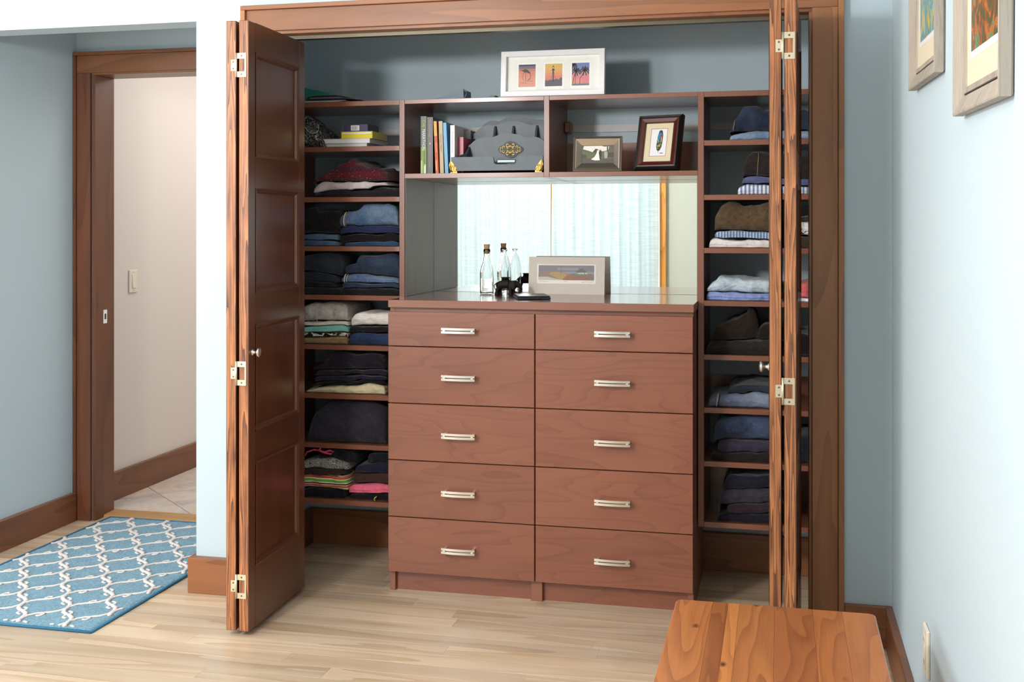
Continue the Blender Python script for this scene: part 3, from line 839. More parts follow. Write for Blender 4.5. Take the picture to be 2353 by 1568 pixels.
# key: (name, label, category, colours and cloth kind, wrinkle, layers)
GI = {
 'knit_black': ('folded_sweater', 'black knit sweater folded flat at the bottom of the red sweater pile', ('#1d191b', '#2b2528')),
 'fleece': ('folded_fleece', 'speckled pale grey fleece folded between red and black sweaters', ('#b5a6a8', '#d9cdd0')),
 'fair_isle': ('folded_sweater', 'red and grey patterned sweater heaped to a peak', ('#5c1c22', '#33232b', 'knit')),
 'ljean2': ('folded_jeans', 'faded blue jeans lowest in the pile under the black trousers', ('#3d5570', '#7d95ad', 'denim')),
 'ljean1': ('folded_jeans', 'faded blue jeans directly beneath the black trousers', ('#3d5673', '#86a0b8', 'denim')),
 'black3': ('folded_trousers', 'black folded trousers beside the big light blue jeans', ('#0f0d0e', '#1b1618')),
 'rblue': ('folded_jeans', 'thin blue jeans at the bottom under the black stitched pair', ('#26384f', '#4c6d8e', 'denim')),
 'rblack': ('folded_jeans', 'black stitched jeans under the indigo pair', ('#131113', '#231d1f', 'denim')),
 'rdark': ('folded_jeans', 'indigo jeans right below the large light blue jeans', ('#22294a', '#2f3a63', 'denim')),
 'rjean': ('folded_jeans', 'large light blue jeans with stitched hem, on top of a pile', ('#38506f', '#9db6cf', 'denim')),
 'l4black': ('folded_trousers', 'charcoal trousers lowest in the pile left of the cuffed jeans', ('#161616', '#232423')),
 'l4dark': ('folded_jeans', 'thin near-black jeans second from bottom left of the cuffed jeans', ('#161a22', '#262c36', 'denim')),
 'l4b': ('folded_jeans', 'dark slate jeans beneath the bulky slate pair', ('#1d222c', '#343d4c', 'denim')),
 'l4a': ('folded_jeans', 'bulky slate jeans topping the pile left of the cuffed jeans', ('#20252f', '#3b4453', 'denim')),
 'r4black': ('folded_trousers', 'black trousers at the bottom under the pale cuffed jeans', ('#141413', '#20201e')),
 'r4blue': ('folded_jeans', 'mid blue jeans just below the pale cuffed jeans', ('#26334b', '#485f80', 'denim')),
 'r4light': ('folded_jeans', 'pale blue jeans rolled with a white cuff', ('#46587a', '#9fb2cf', 'denim')),
 'r4big': ('folded_jeans', 'large dark jeans on top of the pale cuffed jeans', ('#20283a', '#4a5d78', 'denim')),
 'tan': ('folded_trousers', 'tan trousers at the bottom under zebra print cloth', ('#7d6242', '#a5875f')),
 'zebra': ('folded_shirt', 'black and white zebra print shirt above tan trousers', ('#181514', '#e8e2dc', 'zebra')),
 'aqua': ('folded_shirt', 'aqua green shirt folded above the zebra print', ('#74b5ab', '#8ecbc0')),
 'white5': ('folded_shirt', 'white shirt folded above the aqua shirt', ('#d9d2ca', '#f0e9e1')),
 'grey5': ('folded_shirt', 'rumpled light grey shirt on top of the white and aqua shirts', ('#8f8781', '#d6d0c9')),
 'r5navy': ('folded_jeans', 'navy jeans at the bottom of the pile with white linen', ('#1c2b47', '#3b5780', 'denim')),
 'r5black': ('folded_shirt', 'black shirt between white linen and navy jeans', ('#141114', '#201b1e')),
 'r5white': ('folded_linen', 'white linen folded on top beside the grey shirt', ('#cfc9c4', '#f1ede8')),
 'cream': ('folded_linen', 'cream linen spread flat under a dark purple pile', ('#b8aa85', '#dfd4b2')),
 'l6d': ('folded_trousers', 'black trousers directly on the cream linen', ('#131015', '#1e1a22')),
 'l6c': ('folded_sweater', 'navy sweater above the black trousers on cream linen', ('#191626', '#2b2740')),
 'l6b': ('folded_sweater', 'dark violet sweater second from top over the cream linen', ('#1b1520', '#2f2638')),
 'l6a': ('folded_sweater', 'plum black sweater topping the pile over cream linen', ('#17111a', '#291f2c')),
 'l7': ('folded_blanket', 'big rounded charcoal blanket alone on its shelf', ('#1f1c25', '#3a3744')),
 'l8black': ('folded_shirt', 'black shirt under the green striped towel', ('#100f14', '#1b1921')),
 'stripe': ('folded_towel', 'towel striped in green, white and red', ('#6fae3c', '#d2453f', 'bands')),
 'l8brown': ('folded_shirt', 'brown shirt on the green striped towel', ('#33231f', '#4a342d')),
 'pattern': ('folded_shirt', 'black and white patterned shirt above the striped towel', ('#1d1a1d', '#77716f', 'print')),
 'l8cord': ('folded_shorts', 'black shorts with pink drawstring on the patterned shirt', ('#111016', '#201d26')),
 'r8black': ('folded_shorts', 'black shorts with a lime loop under the pink shirt', ('#0f0e13', '#1a1820')),
 'pink': ('folded_shirt', 'bright pink shirt next to the striped towel', ('#d94f72', '#ee7d95')),
 'r8brown': ('folded_shirt', 'brown shirt lying on the bright pink shirt', ('#35241f', '#4a332c')),
 'r8navy': ('folded_shirt', 'navy shirt second from top above the pink shirt', ('#151623', '#242638')),
 'r8top': ('folded_shirt', 'black top of the pile above the pink shirt', ('#0f0f18', '#1b1b28')),
 'R1light': ('folded_jeans', 'pale blue jeans under the dark mound on the highest right shelf', ('#6d86a6', '#c3d3e4', 'denim')),
 'R1dark': ('folded_jeans', 'dark blue jeans heaped on the highest right shelf', ('#1f2739', '#3f4e6b', 'denim')),
 'R2knit': ('folded_scarf', 'white and blue striped knit at the bottom of a pile', ('#e3e3e8', '#6f8bb5', 'vstripe', 70.0)),
 'R2purple': ('folded_shirt', 'violet blue shirt between striped knit and black jacket', ('#3f4468', '#6a709a')),
 'R2black': ('folded_jacket', 'black brown jacket on top of the violet shirt', ('#1d1a1a', '#332d2b')),
 'R3white': ('folded_shirt', 'white shirt at the bottom below blue pinstripes', ('#cdc6c4', '#f2ecea')),
 'R3stripe': ('folded_shirt', 'light blue pinstriped shirt under olive trousers', ('#a9bdd8', '#5f7698', 'vstripe', 95.0)),
 'R3olive': ('folded_trousers', 'olive brown trousers heaped on the pinstriped shirt', ('#3a2e22', '#6d5940')),
 'R3sbrown': ('folded_shirt', 'brown cloth at the pile base in the door gap, under print fabric', ('#30261f', '#4d4036')),
 'R3sprint': ('folded_shirt', 'white and black print cloth seen in the door gap', ('#e6e1dc', '#1d1a1c', 'zebra')),
 'R3sdark': ('folded_shirt', 'dark grey cloth topping the print cloth in the door gap', ('#26241f', '#3b3731')),
 'R4peri': ('folded_shirt', 'periwinkle blue shirt under the pale blue one', ('#5a70b0', '#a3b3e0')),
 'R4light': ('folded_shirt', 'pale blue and grey shirt above the periwinkle shirt', ('#8396a6', '#dcecf5')),
 'R4swhite': ('folded_linen', 'white linen under the coral bundle in the door gap', ('#d7d7de', '#f5f5fa')),
 'R4pink': ('folded_blouse', 'coral pink bundle seen in the door gap', ('#b5434a', '#e0777a')),
 'R5grey': ('folded_sweater', 'charcoal sweater spread under brown felt', ('#191617', '#37322f')),
 'R5mound2': ('folded_sweater', 'dark brown bundle right of the peaked brown felt', ('#171312', '#251f1d')),
 'R5mound': ('felt_hat', 'dark brown felt heaped to a fin-like peak', ('#1b1411', '#33271f')),
 'R5sblack': ('folded_sweater', 'black bundle seen low in the door gap', ('#0e0d0f', '#1b191b')),
 'R6light': ('folded_jeans', 'grey blue jeans with ribbed hem under dark jeans', ('#5a6781', '#b9c6d8', 'denim')),
 'R6dark': ('folded_jeans', 'dark slate jeans folded on grey blue jeans', ('#262b37', '#4d5668', 'denim')),
 'R7brown': ('folded_trousers', 'dark brown trousers at the bottom below violet cloth', ('#1d1717', '#302726')),
 'R7purple': ('folded_sweater', 'dusky violet sweater between brown trousers and blue jeans', ('#2c2636', '#463e54')),
 'R7blue': ('folded_jeans', 'blue jeans with turned hem above the violet sweater', ('#232b42', '#66799c', 'denim')),
 'R7s': ('folded_jeans', 'dark blue bundle in the door gap near the floor', ('#161a26', '#2c3448', 'denim')),
 'R8navy2': ('folded_trousers', 'navy trousers on the lowest right shelf, bottom of pile', ('#16151d', '#262431')),
 'R8maroon': ('folded_sweater', 'maroon speckled sweater just above the navy trousers', ('#231d23', '#41303a')),
 'R8grey': ('folded_sweater', 'dark grey sweater above the maroon one on the lowest shelf', ('#26242d', '#4a4753')),
 'R8navy': ('folded_sweater', 'midnight blue sweater topping the lowest right shelf pile', ('#15151f', '#282839')),
}
CATS = {'jeans': 'jeans', 'sweater': 'sweater', 'trousers': 'trousers', 'shirt': 'shirt', 'linen': 'linen', 'fleece': 'fleece', 'blanket': 'blanket', 'towel': 'towel', 'shorts': 'shorts', 'scarf': 'scarf', 'jacket': 'jacket', 'blouse': 'blouse', 'hat': 'hat'}
GO = {}
STK = []
for k, (key, (x0, x1, z0, prof)) in enumerate(GT.items()):
    nm, lab, cl = GI[key]
    mat = cloth('cloth_' + key, cl[0], cl[1], cl[2] if len(cl) > 2 else 'plain', cl[3] if len(cl) > 3 else 30.0)
    thick = max(p[1] for p in prof)
    base = max(z for z in SHZ if z <= z0 + 0.002)
    under = [T for B, X0, X1, Z, T in STK if B == base and X0 < x1 - 0.02 and X1 > x0 + 0.02 and Z < z0 - 0.004]
    low = None
    if under:
        def low(x, under=under, z0=z0):
            hs = []
            for T in under:
                if T[0][0] - 0.022 <= x <= T[-1][0] + 0.022:
                    i = min(range(len(T)), key=lambda q: abs(T[q][0] - x))
                    hs.append(max(T[q][1] for q in range(max(i - 3, 0), min(i + 4, len(T)))))
            return max(hs) + 0.0012 if hs else z0
    m = garment_mesh(x0, x1, z0 + 0.0003, prof, yf=0.343 + 0.006 * ((k * 7) % 5) / 4, depth=0.29, seed=k * 1.37, wr=0.0035 + 0.075 * min(thick, 0.09), fold=0.004 if thick < 0.04 else 0.002, layers=2 if thick > 0.03 else 1, low=low, zmax=min(z for z in SHZ if z > base + 0.01) - TB - 0.006)
    STK.append((base, x0, x1, z0, m.tops))
    o = build(nm, m, mat, None, loc=((x0 + x1) / 2, 0.49, z0))
    tag(o, lab, CATS[nm.split('_')[1]], 'folded clothes on the closet shelves')
    GO[key] = o
M['stitch'] = plain('pale_hem_stitching', '#cfc6bf', 0.9)
M['stitch2'] = plain('ochre_stitching', '#9a7d5c', 0.9)
def hem(key, t, name='hem', mat='stitch', r=0.0022):
    x0, x1, z0, prof = GT[key]
    x = x0 + (x1 - x0) * t
    h = interp(prof, t)
    pts = []
    for i in range(11):
        a = -1.35 + 2.7 * i / 10
        pts.append((x + 0.003 * sin(a), 0.3405 + min(h * 0.5, 0.04) * (1 - cos(a) ** 0.8), z0 + h * 0.5 * (1 + sin(a)) * 0.97 + 0.002))
    build(name, MB().tube(pts, r, 6), mat, GO[key])
hem('rjean', 0.10)
hem('rjean', 0.125, 'hem', 'stitch2', 0.0012)
hem('r4light', 0.07)
hem('r4light', 0.11, 'hem', 'stitch', 0.0012)
hem('R6light', 0.13)
hem('R6light', 0.155, 'hem', 'black', 0.0012)
hem('R2black', 0.22, 'seam', 'stitch2', 0.0010)
hem('R1dark', 0.05, 'hem', 'stitch2', 0.0012)
hem('grey5', 0.36, 'button_placket', 'stitch', 0.0010)
M['pinkcord'] = plain('pink_cord', '#c2405c', 0.8)
build('drawstring', MB().tube([(-1.80, 0.345, 0.436), (-1.79, 0.340, 0.452), (-1.76, 0.337, 0.463), (-1.735, 0.336, 0.461), (-1.715, 0.337, 0.456), (-1.695, 0.34, 0.462), (-1.678, 0.342, 0.458), (-1.69, 0.338, 0.449), (-1.72, 0.337, 0.454), (-1.745, 0.335, 0.464), (-1.73, 0.336, 0.469)], 0.0035, 7), 'pinkcord', GO['l8cord'])
M['lime'] = plain('lime_loop', '#c7d64a', 0.7)
build('loop', MB().tube([(-1.503, 0.341, 0.295), (-1.511, 0.337, 0.288), (-1.512, 0.336, 0.284), (-1.508, 0.338, 0.2785)], 0.0018, 6), 'lime', GO['r8black'])
# ------------------------------------------------------------------ helpers for small objects
_cm = {}
def cm(hexc, rough=0.6, metal=0.0):
    k = (hexc, rough, metal)
    if k not in _cm:
        _cm[k] = plain('colour_' + hexc.strip('#') + ('_metal' if metal else ''), hexc, rough, metal, 0.04, 60.0)
    return _cm[k]
def stroke(pts, w):
    out = []
    for (a, b), (c, d) in zip(pts, pts[1:]):
        L = math.hypot(c - a, d - b) or 1e-6
        nx, ny = -(d - b) / L * w / 2, (c - a) / L * w / 2
        out.append([(a + nx, b + ny), (a - nx, b - ny), (c - nx, d - ny), (c + nx, d + ny)])
    return out
def printed(name, par, mt, x0, x1, z0, z1, y, layers, label=None):
    """flat print: coloured shapes, each a hair's breadth above the last; shapes in 0..1 of the sheet"""
    m = MB()
    mats = []
    k = 0
    for hexc, polys in layers:
        mt_ = hexc if not isinstance(hexc, str) else cm(hexc, 0.5)
        if mt_ not in mats:
            mats.append(mt_)
        for p in polys:
            vs_ = [(x0 + (x1 - x0) * min(max(u, 0), 1), y - 0.00004 * k, z0 + (z1 - z0) * min(max(v, 0), 1)) for u, v in p]
            m.add(vs_, [tuple(range(len(vs_)))], mats.index(mt_))
        k += 1
    o = build(name, m.xf(mt), mats, par, fix=False)
    if label:
        o['label'] = label
    return o
def rect(a, b, c, d):
    return [(a, c), (b, c), (b, d), (a, d)]
FULL = [rect(0, 1, 0, 1)]
def ring(par, name, mt, w, h, prof, mat):
    """mitred frame swept round a w x h rectangle standing on z = 0; prof = (inset, depth) pairs"""
    m = MB()
    rows = [[(-w / 2 + d, q, d), (w / 2 - d, q, d), (w / 2 - d, q, h - d), (-w / 2 + d, q, h - d)] for d, q in prof]
    m.grid(rows, closeu=True, smooth=False)
    return build(name, m.xf(mt), mat, par)
def slab(par, name, mt, b, mat, bev=0.0):
    return build(name, MB().box(*b, 0, bev).xf(mt), mat, par)
def place(x, y, z, yaw=0.0, lean=0.0, roll=0.0):
    return Matrix.Translation((x, y, z)) @ Matrix.Rotation(yaw, 4, 'Z') @ Matrix.Rotation(-lean, 4, 'X') @ Matrix.Rotation(roll, 4, 'Y')
def text(par, s, size, mt, mat, name='lettering', align='LEFT', sx=1.0):
    cu = bpy.data.curves.new('t', 'FONT')
    cu.body, cu.size, cu.align_x, cu.align_y = s, size, align, 'CENTER'
    cu.resolution_u = 2
    o = bpy.data.objects.new('t', cu)
    C.objects.link(o)
    dg = bpy.context.evaluated_depsgraph_get()
    me = bpy.data.meshes.new_from_object(o.evaluated_get(dg))
    bpy.data.objects.remove(o)
    me.transform(mt @ Matrix.Scale(sx, 4, (1, 0, 0)))
    off = origin_of(par)
    me.transform(Matrix.Translation(-off))
    me.materials.clear()
    me.materials.append(mat)
    return link(name, me, par)

# ------------------------------------------------------------------ books in the hutch
ZH = 1.5312
TXT = Matrix(((0, 0, 1, 0), (0, 0, 0, 0), (-1, 0, 0, 0), (0, 0, 0, 1)))
def book(label, x0, x1, h, yf=0.352, depth=0.15, col='#888888', pages='#d9d2c2', lean=0.0, group='books standing in the hutch'):
    r = thing('book', label, 'book', ((x0 + x1) / 2, yf + depth / 2, ZH), group)
    xc = (x0 + x1) / 2
    w = (x1 - x0) / 2
    mt = Matrix.Translation((xc, yf, ZH + w * abs(sin(lean)))) @ Matrix.Rotation(lean, 4, 'Y')
    m = MB().box(-w, w, 0, 0.0022, 0, h).box(-w, -w + 0.0012, 0.0022, depth, 0, h).box(w - 0.0012, w, 0.0022, depth, 0, h)
    build('cover', m.xf(mt), cm(col, 0.35), r)
    build('pages', MB().box(-w + 0.0014, w - 0.0014, 0.0024, depth - 0.003, 0.002, h - 0.002).xf(mt), cm(pages, 0.8), r)
    return r, mt
def spine(par, mt, s, size, z, col, dx=0.0, sx=1.0):
    # text running down the spine, facing the room
    R = Matrix(((0, 1, 0, dx), (0, 0, -1, -0.0006), (-1, 0, 0, z), (0, 0, 0, 1)))
    return text(par, s, size, mt @ R, cm(col, 0.5), sx=sx)
b, mt = book('tall green and black running book at the left end of the row', -1.3296, -1.3068, 0.2185, col='#2c3a2b')
printed('cover_art', b, mt, -0.0114, 0.0114, 0.001, 0.10, -0.0003, [('#7f9a52', FULL), ('#b8c48a', [rect(0, 0.3, 0, 0.5)]), ('#d8d8d0', [rect(0.55, 0.9, 0, 0.35)])])
spine(b, mt, 'CHI', 0.0165, 0.205, '#a9b83a')
spine(b, mt, 'MARATHON', 0.0165, 0.170, '#e8ece4', sx=0.88)
spine(b, mt, 'DANNY DREYER', 0.0085, 0.092, '#20281a', 0.003, 1.0)
b, mt = book('slim black book with gold spine title and star', -1.3045, -1.2815, 0.2145, col='#1c1a20')
spine(b, mt, "Your Soul's Compass", 0.0080, 0.208, '#b8a888')
spine(b, mt, 'Joan Borysenko, Ph.D. and', 0.0072, 0.100, '#b8a888')
printed('star_emblem', b, mt, -0.005, 0.005, 0.107, 0.121, -0.0004, [('#d8b878', [[(0.5, 0), (0.6, 0.4), (1, 0.5), (0.6, 0.6), (0.5, 1), (0.4, 0.6), (0, 0.5), (0.4, 0.4)]])])
b, mt = book('thin orange red paperback leaning beside the black book', -1.2712, -1.2592, 0.199, yf=0.354, col='#c65a38', lean=-0.042)
printed('cover_art', b, mt, -0.0058, 0.0058, 0.002, 0.197, -0.0003, [('#c65a38', FULL), ('#e0aa5c', [rect(0, 1, 0.72, 1), rect(0.1, 0.5, 0.05, 0.25)]), ('#d2793f', [rect(0.3, 1, 0.4, 0.6)])])
b, mt = book('olive gold paperback with script title', -1.2530, -1.2385, 0.1985, yf=0.353, col='#a38f5c', lean=-0.030)
spine(b, mt, 'Dwelling in REACH', 0.0085, 0.150, '#6d5a30')
b, mt = book('bright blue paperback next to the olive gold one', -1.2335, -1.2205, 0.192, yf=0.353, col='#3d8fc4', lean=-0.045)
b, mt = book('white paperback with faint grey spine lettering', -1.2155, -1.1985, 0.183, yf=0.362, depth=0.13, col='#d6d6da')
spine(b, mt, 'The Extraordinary Healing', 0.0075, 0.160, '#9a9aa6')
b, mt = book('small crimson pink book at the right end of the row', -1.1955, -1.1765, 0.1405, yf=0.405, depth=0.10, col='#c2566a')
b, mt = book('grey hardback behind the white and pink books', -1.1972, -1.1770, 0.175, yf=0.512, depth=0.13, col='#9d9ba0')

# ------------------------------------------------------------------ letter organiser
t = NT('slate_blue_paint')
t.col(t.mix(t.math('MULTIPLY_ADD', t.noise(t.obj(), 40.0, 4.0), 1.2, -0.1, clamp=True), lin('#3a4650'), lin('#4a5863')))
t.set(rough=0.42)
M['slate'] = t.m
M['gold'] = plain('antique_gold', '#b98f4a', 0.4, 0.7, 0.15, 80)
M['goldpale'] = plain('pale_gold_leaf', '#e0c27a', 0.38, 0.6, 0.1, 80)
M['plaque'] = plain('black_plaque', '#14110e', 0.45)
og = thing('desk_organizer', 'slate blue scalloped letter organiser with gold medallion and feet', 'organizer', (-1.01, 0.45, ZH))
OX0, OX1, OXM = -1.168, -0.852, -1.010
def scallop(x0, x1, zb, zl, zt, y0, y1):
    half = [(0, 1.0), (0.10, 0.985), (0.2, 0.93), (0.3, 0.83), (0.38, 0.73), (0.45, 0.66), (0.52, 0.67), (0.6, 0.70), (0.68, 0.69), (0.77, 0.60), (0.86, 0.42), (0.93, 0.2), (1.0, 0.03)]
    xm, w = (x0 + x1) / 2, (x1 - x0) / 2
    top = [(xm - w * t_, zl + (zt - zl) * f) for t_, f in reversed(half)] + [(xm + w * t_, zl + (zt - zl) * f) for t_, f in half[1:]]
    return MB().prism([(x1, zb), (x0, zb)] + top, y0, y1, 'y')
ZB = ZH + 0.014
build('back_panel', scallop(OX0, OX1, ZB, ZH + 0.178, ZH + 0.2365, 0.590, 0.600), 'slate', og)
build('divider', scallop(OX0, OX1, ZB, ZH + 0.160, ZH + 0.2085, 0.520, 0.529), 'slate', og)
build('divider', scallop(OX0, OX1, ZB, ZH + 0.108, ZH + 0.1545, 0.445, 0.455), 'slate', og)
for x in (OX0 + 0.09, OXM + 0.005, OX1 - 0.06):   # slanted partitions between the dividers
    build('partition', MB().prism([(0.4555, ZB), (0.5195, ZB), (0.5195, ZH + 0.19), (0.512, ZH + 0.185), (0.49, ZH + 0.145), (0.4555, ZH + 0.120)], x - 0.004, x + 0.004, 'x'), 'slate', og)
build('tray_base', MB().box(OX0, OX1, 0.345, 0.600, ZH + 0.010, ZB, 0, 0.001), 'slate', og)
nt = [(-1.202, ZH + 0.008), (OX1, ZH + 0.008), (OX1, ZH + 0.060), (-0.944, ZH + 0.060), (-0.949, ZH + 0.054), (-0.952, ZH + 0.036), (-0.960, ZH + 0.031), (-1.030, ZH + 0.031), (-1.038, ZH + 0.036), (-1.040, ZH + 0.054), (-1.044, ZH + 0.060), (-1.205, ZH + 0.060)]
build('tray_front', MB().prism(nt, 0.336, 0.345, 'y'), 'slate', og)
for x, q in ((OX0 + 0.004, -1), (OX1 - 0.004, 1)):
    build('side_wall', MB().prism([(0.400, ZH + 0.010), (0.600, ZH + 0.010), (0.600, ZH + 0.178), (0.455, ZH + 0.112), (0.400, ZH + 0.078)], x - 0.004, x + 0.004, 'x'), 'slate', og)
build('side_wall', MB().add([(-1.204, 0.345, ZH + 0.01), (-1.166, 0.400, ZH + 0.01), (-1.166, 0.400, ZH + 0.078), (-1.204, 0.345, ZH + 0.059), (-1.198, 0.345, ZH + 0.01), (-1.160, 0.400, ZH + 0.01), (-1.160, 0.400, ZH + 0.078), (-1.198, 0.345, ZH + 0.059)], [(0, 1, 2, 3), (7, 6, 5, 4), (0, 4, 5, 1), (1, 5, 6, 2), (2, 6, 7, 3), (3, 7, 4, 0)]), 'slate', og)
build('drawer_pull', MB().box(-1.030, -0.958, 0.347, 0.353, ZH + 0.036, ZH + 0.050, 0, 0.003), cm('#5d666c', 0.3, 0.4), og)
# medallion
MX, MZ, MY = -1.000, ZH + 0.093, 0.4448
out = []
for k in range(48):
    a = 2 * pi * k / 48
    r = 1.0 + 0.10 * abs(sin(4 * a))
    d = 1 / (abs(cos(a)) ** 1.15 + abs(sin(a)) ** 1.15) ** (1 / 1.15)
    out.append((MX + 0.050 * d * r * cos(a), MZ + 0.033 * d * r * sin(a)))
md = build('medallion', MB().prism(out, MY - 0.004, MY, 'y'), 'plaque', og)
m = MB()
def curl(cx, cz, r0, r1, a0, a1, n=20):
    return [(cx + (r0 + (r1 - r0) * i / n) * cos(a0 + (a1 - a0) * i / n), MY - 0.0055, cz + (r0 + (r1 - r0) * i / n) * sin(a0 + (a1 - a0) * i / n)) for i in range(n + 1)]
for sx in (-1, 1):
    for sz in (-1, 1):
        def fl(pts):
            return [(MX + sx * p[0], p[1], MZ + sz * p[2]) for p in pts]
        m.tube(fl(curl(0.0105, 0.0165, 0.0085, 0.0025, -2.6, 3.2)), 0.0021, 6)
        m.tube(fl(curl(0.0250, 0.0085, 0.0065, 0.0020, -1.2, 4.2)), 0.0017, 6)
        m.tube(fl(curl(0.0360, 0.0048, 0.0048, 0.0018, -1.4, 3.6)), 0.0014, 6)
        m.tube(fl([(0.003, MY - 0.0055, 0.003), (0.010, MY - 0.006, 0.0045), (0.018, MY - 0.0055, 0.0038)]), [0.001, 0.0028, 0.001], 6)
        m.tube(fl([(0.001, MY - 0.0055, 0.003), (0.0022, MY - 0.006, 0.013), (0.002, MY - 0.0055, 0.024)]), [0.001, 0.0022, 0.001], 6)
build('scrollwork', m, 'goldpale', md)
for x, s in ((-1.206, 1), (OX1 - 0.004, -1)):
    m = MB()
    m.prism([(x, ZH), (x + s * 0.026, ZH), (x + s * 0.022, ZH + 0.018), (x + s * 0.010, ZH + 0.036), (x, ZH + 0.048), (x - s * 0.006, ZH + 0.03)], 0.3335, 0.3358, 'y')
    for k, (cx, cz, r) in enumerate(((0.016, 0.010, 0.008), (0.011, 0.024, 0.0055))):
        m.tube([(x + s * (cx + (r - r * 0.7 * i / 16) * cos(2.6 - 0.42 * i)), 0.3325, ZH + cz + (r - r * 0.7 * i / 16) * sin(2.6 - 0.42 * i)) for i in range(17)], 0.0014, 6)
    for k in range(3):
        m.tube([(x + s * (0.001 + 0.004 * k), 0.3328, ZH + 0.003), (x + s * (-0.003 + 0.003 * k), 0.3322, ZH + 0.022 - 0.004 * k), (x + s * (0.001 + 0.002 * k), 0.3328, ZH + 0.046 - 0.009 * k)], [0.0016, 0.0018, 0.0006], 6)
    build('corner_foot', m, 'gold', og)
for x in (-1.15, -0.87):
    build('rear_foot', MB().box(x - 0.008, x + 0.008, 0.58, 0.596, ZH, ZH + 0.0105), 'slate', og)

# ------------------------------------------------------------------ framed pictures
fw = thing('picture_frame', 'white shadow-box frame holding three small sunset pictures', 'picture frame', (-0.821, 0.37, 1.8125))
mt = place(-0.821, 0.350, 1.8150, 0, radians(5))
ring(fw, 'frame', mt, 0.392, 0.172, [(0.0, 0.028), (0.0, 0.0), (0.001, -0.001), (0.019, -0.001), (0.020, 0.0), (0.020, 0.018)], 'white')
slab(fw, 'backing', mt, (-0.19, 0.19, 0.020, 0.028, 0.002, 0.170), 'white')
slab(fw, 'mat_board', mt, (-0.176, 0.176, 0.0165, 0.0195, 0.019, 0.153), cm('#eeeeea', 0.7))
sun = ['#7a6a72', '#b98078', '#d58a74', '#d98d76', '#dc937c', '#d99a86']
G3 = [(-0.099, [('#2d3f63', FULL)] + [(c, [rect(0, 1, 0, 0.93 - 0.12 * i)]) for i, c in enumerate(sun)] + [('#4d4440', [[(0.08, 0.78), (0.25, 0.76), (0.38, 0.80), (0.52, 0.77), (0.60, 0.70), (0.68, 0.66), (0.70, 0.60), (0.60, 0.60), (0.48, 0.65), (0.36, 0.64), (0.22, 0.72)]]), ('#5a4a46', stroke([(0.42, 0.64), (0.43, 0.28)], 0.025) + stroke([(0.34, 0.64), (0.26, 0.58), (0.25, 0.42), (0.30, 0.29)], 0.02) + stroke([(0.68, 0.62), (0.72, 0.50), (0.68, 0.36), (0.55, 0.30)], 0.03) + stroke([(0.1, 0.2), (0.5, 0.17)], 0.012) + stroke([(0.3, 0.27), (0.85, 0.26)], 0.012))]),
      (0.0025, [('#d8b45e', FULL)] + [(c, [rect(0, 1, 0, 0.86 - 0.13 * i)]) for i, c in enumerate(('#dcb066', '#dea26a', '#de9270', '#d98474', '#cf7a76'))] + [('#5e5a64', [[(0, 0), (1, 0), (1, 0.36), (0.9, 0.38), (0.8, 0.28), (0.66, 0.33), (0.5, 0.27), (0.3, 0.29), (0.15, 0.25), (0.06, 0.29), (0, 0.24)]]), ('#3e3f4a', [rect(0.44, 0.51, 0.2, 0.72), rect(0.39, 0.56, 0.70, 0.745), [(0.43, 0.745), (0.52, 0.745), (0.525, 0.86), (0.475, 0.93), (0.425, 0.86)]] + stroke([(0.45, 0.7), (0.36, 0.3)], 0.012) + stroke([(0.5, 0.7), (0.6, 0.3)], 0.012)), ('#e8d6c0', [rect(0.45, 0.5, 0.79, 0.85)])]),
      (0.104, [('#6c80b4', FULL), ('#8f8fc0', [rect(0, 1, 0.1, 0.75)]), ('#c08aa0', [rect(0, 1, 0.05, 0.62)]), ('#d8838a', [rect(0, 1, 0.05, 0.5)]), ('#dc8f80', [rect(0, 0.6, 0.05, 0.3)]), ('#6f7486', [rect(0, 1, 0, 0.08)]), ('#35342f', stroke([(0.46, 0.05), (0.47, 0.32), (0.6, 0.45), (0.72, 0.66)], 0.03) + stroke([(0.05, 0.1), (0.12, 0.35), (0.24, 0.62)], 0.03) + stroke([(0.2, 0.05), (0.2, 0.3), (0.26, 0.6)], 0.025) + sum([stroke([(cx, cz), (cx + r * cos(a) * 0.75, cz + r * sin(a) * 0.6), (cx + r * cos(a), cz + r * sin(a) * 0.62 - 0.09)], 0.055) for cx, cz, r in ((0.73, 0.68, 0.27), (0.24, 0.66, 0.25), (0.08, 0.92, 0.2)) for a in (0.1, 0.7, 1.4, 2.1, 2.9, 3.6, -0.5, -1.2, 4.4)], []))])]
for xc, ly in G3:
    printed('window_mat', fw, mt, xc - 0.040, xc + 0.040, 0.026, 0.132, 0.0163, [('#e2e1dd', FULL), ('#f4f4f0', [rect(0.01, 0.99, 0.008, 0.992)])])
    printed('print', fw, mt, xc - 0.0325, xc + 0.0325, 0.0385, 0.1235, 0.0160, ly)

